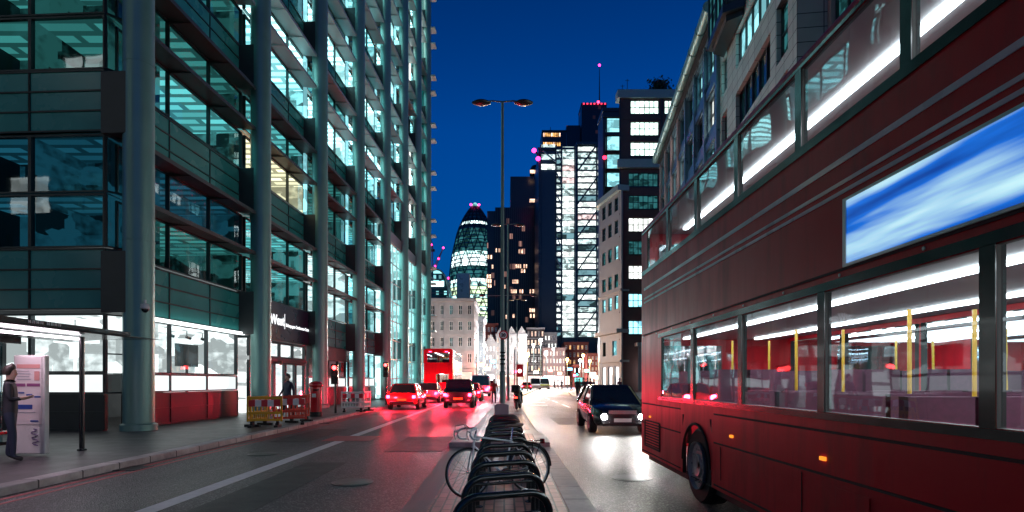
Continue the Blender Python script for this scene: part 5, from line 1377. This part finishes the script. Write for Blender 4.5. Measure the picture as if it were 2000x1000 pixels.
# ------------------------------------------------------------------ people
SKIN = pbr('skin',(.42,.26,.2),.5,var=.08)
def make_person(label, loc, rot, jacket, trousers, stride=.25, arm=.12, hair=(.03,.02,.015), scale=1.0, hold=False):
    J = []; E = []; Rr = []
    def j(p, r, par=None):
        J.append(p); Rr.append(r)
        if par is not None: E.append((par, len(J)-1))
        return len(J)-1
    pel = j((0,0,.96),(.15,.11)); sp1 = j((0,.01,1.12),(.14,.10),pel); ch = j((0,0,1.30),(.165,.115),sp1); nb = j((0,-.01,1.46),(.09,.075),ch)
    nk = j((0,.0,1.52),(.055,.055),nb); h1 = j((0,.015,1.60),(.068,.08),nk); h2 = j((0,.01,1.68),(.075,.095),h1); j((0,.005,1.745),(.05,.06),h2)
    j((0,.112,1.625),(.012,.014),h1)
    hands = []
    for s in (-1,1):
        sh_ = j((s*.17,-.005,1.41),(.07,.07),ch); sw = arm*s
        el = j((s*.23,-.02+sw*.5,1.15),(.048,.05),sh_)
        if hold: wr = j((s*.16,.18,1.16),(.032,.028),el); pa = j((s*.12,.25,1.19),(.036,.02),wr); dirn = Vector((-s*.25,.8,.3)).normalized()
        else: wr = j((s*.25,.06+sw*1.2,.92),(.032,.03),el); pa = j((s*.25,.08+sw*1.35,.84),(.02,.038),wr); dirn = Vector((0,.25,-1)).normalized()
        hands.append(Vector(J[pa]))
        for k in range(4):
            o = Vector((0,(k-1.5)*.02,0)) if not hold else Vector(((k-1.5)*.02,0,0)); L = (.07,.08,.085,.065)[k]
            a = j(tuple(Vector(J[pa])+o+dirn*.045),(.0095,.0095),pa); j(tuple(Vector(J[a])+dirn*L*.55+Vector((-s*.015,0,0))),(.008,.008),a)
        a = j(tuple(Vector(J[pa])+Vector((-s*.012,.045,-.01))),(.011,.011),pa); j(tuple(Vector(J[a])+dirn*.04),(.009,.009),a)
    for s in (-1,1):
        hp_ = j((s*.09,0,.88),(.095,.1),pel); d = stride*s
        kn = j((s*.10,d*.5+.03,.49),(.062,.065),hp_); an = j((s*.10,d,.09 if d >= 0 else .13),(.042,.046),kn); j((s*.11,d+.15,.045),(.045,.035),an)
    me = bpy.data.meshes.new('rig'); me.from_pydata(J, E, [])
    o = bpy.data.objects.new('rig', me); COL.objects.link(o)
    o.modifiers.new('skin','SKIN').use_smooth_shade = True
    for i, r in enumerate(Rr): me.skin_vertices[0].data[i].radius = r
    me.skin_vertices[0].data[0].use_root = True
    o.modifiers.new('sub','SUBSURF').levels = 2; o.modifiers['sub'].render_levels = 2
    dg = bpy.context.evaluated_depsgraph_get(); body = bpy.data.meshes.new_from_object(o.evaluated_get(dg)); bpy.data.objects.remove(o)
    body.name = 'body'; body.materials.clear()
    for m_ in (SKIN, jacket, trousers, M['rubber']): body.materials.append(m_)
    for p_ in body.polygons:
        c = p_.center; mi = 1
        if c.z > 1.50: mi = 0
        elif any((c-h).length < .10 and (c.z < h.z+.04 or hold) for h in hands): mi = 0
        elif c.z < .10: mi = 3
        elif c.z < .90 and abs(c.x) < .22: mi = 2
        p_.material_index = mi; p_.use_smooth = True
    t = thing('person', label, 'person', loc, rot)
    t.scale = (scale,)*3
    part('body', None, None, t, me=body)
    b = MB(); secs = []
    for z, r, yo in ((1.60,.086,-.03),(1.66,.098,-.022),(1.71,.098,-.012),(1.76,.075,-.005),(1.79,.03,0)):
        secs.append([(r*.86*math.cos(2*math.pi*k/16),yo+r*math.sin(2*math.pi*k/16),z+(.03 if math.sin(2*math.pi*k/16) > .4 else 0)) for k in range(16)])
    b.loft(secs); part('hair', b, pbr('hair',hair,.5), t, smooth=True)
    return t
Jk = lambda n, c: pbr('coat_'+n, c, .75, var=.2, scale=8)
dk = Jk('dark',(.02,.022,.03)); nv = Jk('navy',(.02,.03,.06)); br2 = Jk('brown',(.12,.06,.04)); mg = Jk('maroon',(.12,.02,.05)); rdj = Jk('red',(.4,.02,.02)); tr = Jk('trouser',(.02,.02,.025)); gry = Jk('grey',(.1,.1,.11))
for lab, px, Y, jk, st, rot in [
    ('pedestrian in a dark coat nearest the traffic light on the right pavement', 1127, 57, dk, .25, 190),
    ('pedestrian in a brown jacket between two dark coats on the right pavement', 1131, 60, br2, .1, 10),
    ('pedestrian in a long black coat, the largest of the group by the right kerb', 1140, 50, dk, .12, 170),
    ('pedestrian in a navy jacket walking behind the long black coat', 1147, 56, nv, .3, 185),
    ('pedestrian in a maroon coat right of the navy jacket', 1153, 52, mg, .2, 20),
    ('pedestrian in a maroon coat standing alone nearer the curved building', 1210, 52, mg, .1, 200),
    ('pedestrian in a grey coat beyond the group by the far shops', 1097, 95, gry, .2, 180)]:
    X = (px-VX)*Y/F
    make_person(lab, (X,Y,.12), R(rot), jk, tr, st)
make_person('person in a red jacket standing in the road left of the lamp posts', (-.75,41,0.0), R(175), rdj, tr, .2)
make_person('pedestrian in a navy jacket behind the yellow and red barriers on the left pavement', (-8.6,22.6,.12), R(150), nv, tr, .2)
make_person('person in a dark coat waiting under the bus shelter at the left edge', (-9.12,10.5,.12), R(-60), dk, nv, .06, hold=True)

# ------------------------------------------------------------------ white stone building and the far street
def terrace(name, label, px0, px1, Y, ytop, wall, rows, cols, wk=('dark',), shop='shop', trim=None, gable=0, depth=10, wfrac=.5, hfrac=.6, gh=4.2, cat='building', flank=0, ground=True):
    s = F/Y; x0 = (px0-VX)/s; w = (px1-px0)/s; h = CAMZ+(VY-ytop)/s
    t = thing(name, label, cat, (x0,Y,.0))
    trim = trim or wall
    holes = []; fh_ = (h-gh-.6)/rows; cw = w/cols
    for j in range(rows):
        for i in range(cols):
            holes.append((cw*(i+.5-wfrac/2), gh+fh_*(j+.22), cw*(i+.5+wfrac/2), gh+fh_*(j+.22+hfrac)))
    g = [(.3,.5,w-.3,gh-.9)] if ground else []
    b = MB(); b.wall(w,h,holes+g,.3); wl = part('wall', b, wall, t)
    r = random.Random(int(px0))
    for n, (a, z, c, d) in enumerate(holes): lit_window(t, c-a, d-z, (a,.14,z), 0, 2, 2, PANE[r.choice(wk)], M['white_metal'] if wall is not M['brick'] else M['frame'], bar=.09)
    if ground: lit_window(t, w-.6, gh-1.4, (.3,.14,.5), 0, max(2,int(w/2)), 1, PANE[shop], M['frame'], name='shop_window')
    b = MB(); b.box(-.15,-.35,h-.5,w+.15,.28,h); part('cornice', b, trim, t)
    b = MB(); b.box(-.08,-.18,gh-.35,w+.08,-.004,gh); part('string_course', b, trim, t)
    for j in range(1, rows):
        b = MB(); b.box(-.04,-.12,gh+fh_*j-.1,w+.04,-.005,gh+fh_*j+.12); part('string_course', b, trim, t)
    b = MB(); b.box(.05,.6,0,w-.05,depth,h-.05); part('body', b, wall, t)
    if gable:
        gw = w/gable
        for i in range(gable):
            b = MB(); n = 0
            pts = [(gw*i+.1,h),(gw*(i+1)-.1,h),(gw*(i+.5),h+gw*.75)]
            b.v = [(x,-.1,z) for x, z in pts]+[(x,3,z) for x, z in pts]; b.f = [(0,1,2),(5,4,3),(0,3,4,1),(1,4,5,2),(2,5,3,0)]; b.m = [0]*5
            part('gable', b, trim, t)
            lit_window(t, gw*.22, gw*.28, (gw*(i+.39),-.22,h+gw*.12), 0, 1, 1, PANE['dark'], M['white_metal'], bar=.06)
    if flank:
        hol = []
        n = int(flank/2.6)
        for j in range(rows):
            for i in range(n): hol.append((.7+i*2.6, gh+fh_*(j+.22), 1.9+i*2.6, gh+fh_*(j+.22+hfrac)))
        b = MB(); b.wall(flank,h,hol,.3); fl = part('flank_wall', b, wall, t, (w,0,0), R(90))
        for a, z, c, d in hol: lit_window(fl, c-a, d-z, (a,.14,z), 0, 2, 2, PANE[r.choice(wk)], M['white_metal'], bar=.09)
        b = MB(); b.box(-.3,-.35,h-.5,flank,.28,h); part('cornice', b, trim, fl)
        b = MB(); b.box(0,-.18,gh-.35,flank,-.004,gh); part('string_course', b, trim, fl)
    return t
M['whitestone'] = pbr('white_stone', (.46,.46,.46), .65, var=.35, scale=.8, bump=.15, bscale=6)
M['palebrick'] = pbr('pale_brick', (.42,.3,.28), .7, var=.2, scale=2)
M['redbrick'] = pbr('red_brick', (.22,.05,.035), .7, var=.3, scale=2)
M['darkwall'] = pbr('dark_wall', (.05,.045,.05), .6, var=.3)
terrace('stone_building', 'white stone corner building with sash windows closing the left side of the street', 818, 926, 98, 583, M['whitestone'], 4, 6, ('dark','dark','teal','dark','tealdim'), 'shopwarm', flank=16, wfrac=.42)
terrace('stone_building', 'narrow pale classical building next to the white stone corner building', 926, 944, 118, 618, M['whitestone'], 5, 2, ('dark','tealdim'), 'shop', flank=12)
terrace('brick_building', 'narrow dark red brick building behind the gabled white house', 944, 972, 150, 632, M['redbrick'], 6, 4, ('dark','warm','dark'), 'shopwarm')
terrace('terraced_house', 'small white gabled house with ornate windows left of the lamp posts', 948, 969, 136, 668, M['whitestone'], 3, 3, ('dark','white','shop'), 'shop', gable=1)
terrace('terraced_house', 'white terrace with two gables right behind the lamp posts', 969, 1029, 146, 652, M['whitestone'], 4, 9, ('dark','warm','dark','shopwarm'), 'shopwarm', gable=3)
terrace('shop_building', 'dark block with a pale frame right of the white gabled terrace', 1029, 1063, 168, 640, M['darkwall'], 5, 5, ('dark','warm','dark'), 'shopwarm', trim=M['whitestone'])
terrace('shop_building', 'white rendered block between the dark framed block and the lit pink building', 1063, 1088, 176, 649, M['whitestone'], 5, 4, ('dark','white'), 'shop')
terrace('shop_building', 'low pinkish lit building with bright shop windows at the bend of the street', 1060, 1104, 164, 679, M['palebrick'], 3, 7, ('shopwarm','warm','shop','dark'), 'shop')
terrace('brick_building', 'dark red brick building with a parapet at the end of the street', 1102, 1149, 178, 668, M['redbrick'], 4, 6, ('dark','amber','dark'), 'shopwarm')
terrace('shop_building', 'low shop with a glowing teal front under the brick building', 1120, 1142, 160, 712, M['redbrick'], 1, 3, ('white','shop'), 'shopteal', gh=3.6)
terrace('brick_building', 'dark brick building beside the curved cream building', 1147, 1175, 150, 690, M['redbrick'], 3, 4, ('dark','amber'), 'shopwarm')

# ------------------------------------------------------------------ distant street lamps that are lit
def small_lamp(label, px, py, Y, col, e, s, group='lit street lamps at the end of the street'):
    p = at(px,py,Y); t = thing('street_lamp', label, 'street lamp', (p.x,Y,.12), 0, group); h = p.z-.12
    b = MB(); b.tube([(0,0,0),(0,0,h-.4)], [.09,.05], 8); part('pole', b, M['post'], t, smooth=True)
    b = MB(); b.lathe([(.06,-.42),(.2,-.3),(.3,0),(.22,.25),(.05,.34)], 14, (0,0,h)); part('lantern', b, emit('lantern_glow',col,s), t, smooth=True)
    b = MB(); b.lathe([(.24,.26),(.1,.4),(.02,.5)], 12, (0,0,h)); part('cap', b, M['post'], t)
    point(t, (0,-.5,h-.3), e, col, .4)
WH = (1,.95,.95); OR = (1,.42,.12)
small_lamp('bright white street lamp highest of the far group, before the dark framed block', 1056, 664, 120, WH, 4200, 45)
small_lamp('white street lamp just left of the dark framed block', 1022, 664, 128, WH, 3600, 35)
small_lamp('small white street lamp between the two larger ones', 1042, 674, 145, WH, 2400, 30)
small_lamp('white street lamp low before the pink lit building', 1067, 688, 140, WH, 3000, 35)
small_lamp('white street lamp before the white rendered block', 1081, 682, 150, WH, 3000, 35)
small_lamp('white street lamp above the teal shop front', 1133, 704, 125, WH, 3000, 40)
small_lamp('white street lamp on the corner of the white stone building', 931, 658, 88, WH, 3120, 30)
small_lamp('white street lamp beside the small gabled house', 946, 674, 112, (.85,.93,1), 2600, 30)
small_lamp('large orange street lamp right of the lamp posts, brightest of all', 1030, 692, 84, OR, 2640, 40)
small_lamp('orange street lamp before the pink lit building', 1108, 702, 120, OR, 2160, 32)
small_lamp('orange street lamp highest before the red brick building', 1139, 694, 125, OR, 2160, 32)
small_lamp('orange street lamp low at the edge of the curved cream building', 1152, 705, 128, OR, 1800, 28)
# lit signs added for coloured glow, and more people at the end of the street
r = random.Random(21)
cols_ = [(1,.2,.12),(1,.6,.35),(.1,.45,1),(1,.1,.25),(.2,1,.8),(1,.85,.7)]
for k, (px, py, Y) in enumerate(((939,712,98),(952,720,120),(963,706,124),(1004,726,140),(1019,731,141),(1047,727,150),(1075,724,155),(1093,729,158),(1113,721,150),(1124,733,152),(1146,724,145),(1158,730,120))):
    p = at(px,py,Y); t = thing('added_glow_sign', '', 'sign', (p.x,Y,p.z), 0, 'small lit signs added for glow along the end of the street')
    t['label'] = ['small added red glow sign','small added warm orange glow sign','small added blue glow sign','small added pink red glow sign','small added green glow sign','small added cream glow sign'][k % 6] + (' left of the lamp posts' if px < 980 else (' before the white terrace' if px < 1030 else (' before the pink lit building' if px < 1105 else (' before the red brick building' if px < 1150 else ' beside the curved cream building'))))
    b = MB(); b.box(-.65,-.08,-.35,.65,.08,.35); part('box', b, M['frame'], t, bevel=.03)
    b = MB(); b.box(-.6,-.10,-.3,.6,-.085,.3); part('face', b, emit('added_glow_sign_face',cols_[k % 6],7), t)
    b = MB(); b.tube([(0,0,.35),(0,0,.6),(0,1.2,.6)], .03, 5); part('bracket', b, M['frame'], t)
    point(t, (0,-.6,-.3), 600, cols_[k % 6], .3)
for lab, px, Y, jk in [
    ('distant pedestrian in a dark coat left of the teal shop front', 1116, 88, dk), ('distant pedestrian in brown crossing near the white vans', 1083, 98, br2),
    ('distant pedestrian in navy on the far pavement left of the lamp posts', 948, 84, nv), ('distant pedestrian in a grey coat on the left pavement beyond the bus', 932, 88, gry),
    ('distant pedestrian in a red jacket near the far pink building', 1090, 112, rdj), ('distant pedestrian in a dark coat farther along the right kerb', 1160, 64, dk)]:
    X = (px-VX)*Y/F
    make_person(lab, (X,Y,.12 if (X < -6 or X > 7.4) else 0), R(r.uniform(0,360)), jk, tr, .2)

# ------------------------------------------------------------------ sky, sun, camera
w = bpy.data.worlds.new('World'); scene.world = w; w.use_nodes = True
N = w.node_tree.nodes; L = w.node_tree.links; bg = N['Background']
sky = N.new('ShaderNodeTexSky'); sky.sky_type = 'NISHITA'; sky.sun_disc = False; sky.sun_elevation = R(1.9); sky.sun_rotation = R(200)
sky.ozone_density = 6; sky.dust_density = .3; sky.air_density = 1.2
hs = N.new('ShaderNodeHueSaturation'); hs.inputs['Saturation'].default_value = 1.5
L.new(sky.outputs[0], hs.inputs['Color'])
tint = N.new('ShaderNodeMix'); tint.data_type = 'RGBA'; tint.blend_type = 'MULTIPLY'; tint.inputs['Factor'].default_value = 1; tint.inputs['B'].default_value = (.25,.95,1.3,1)
L.new(hs.outputs[0], tint.inputs['A']); tcw = N.new('ShaderNodeTexCoord'); sx = N.new('ShaderNodeSeparateXYZ'); mrw = N.new('ShaderNodeMapRange')
mrw.inputs['From Min'].default_value = .4; mrw.inputs['From Max'].default_value = .75; mrw.inputs['To Min'].default_value = 1; mrw.inputs['To Max'].default_value = .35
L.new(tcw.outputs['Generated'], sx.inputs[0]); L.new(sx.outputs['Z'], mrw.inputs['Value'])
dk2 = N.new('ShaderNodeMix'); dk2.data_type = 'RGBA'; dk2.blend_type = 'MULTIPLY'; dk2.inputs['Factor'].default_value = 1
L.new(tint.outputs['Result'], dk2.inputs['A']); L.new(mrw.outputs[0], dk2.inputs['B']); L.new(dk2.outputs['Result'], bg.inputs['Color'])
bg.inputs['Strength'].default_value = 0.13
sl = bpy.data.lights.new('sun','SUN'); sl.energy = .008; sl.angle = R(10); sl.color = (1,.85,.75)
so = bpy.data.objects.new('sun', sl); COL.objects.link(so); so.rotation_euler = (R(80),0,R(-20))
cam = bpy.data.cameras.new('camera'); co = bpy.data.objects.new('camera', cam); COL.objects.link(co)
cam.sensor_width = 36; cam.lens = F*36/2000; cam.shift_x = (1000-VX)/2000; cam.shift_y = (VY-500)/2000; cam.clip_end = 3000; cam.clip_start = .05
co.location = (0,0,CAMZ); co.rotation_euler = (R(90),0,0)
scene.camera = co
scene.view_settings.view_transform = 'Standard'; scene.view_settings.look = 'None'; scene.view_settings.exposure = 0.75; scene.view_settings.gamma = 1
scene.render.engine = 'CYCLES'
scene.cycles.use_denoising = True; scene.cycles.max_bounces = 6; scene.cycles.transparent_max_bounces = 24; scene.cycles.sample_clamp_indirect = 6
scene.cycles.caustics_reflective = False; scene.cycles.caustics_refractive = False
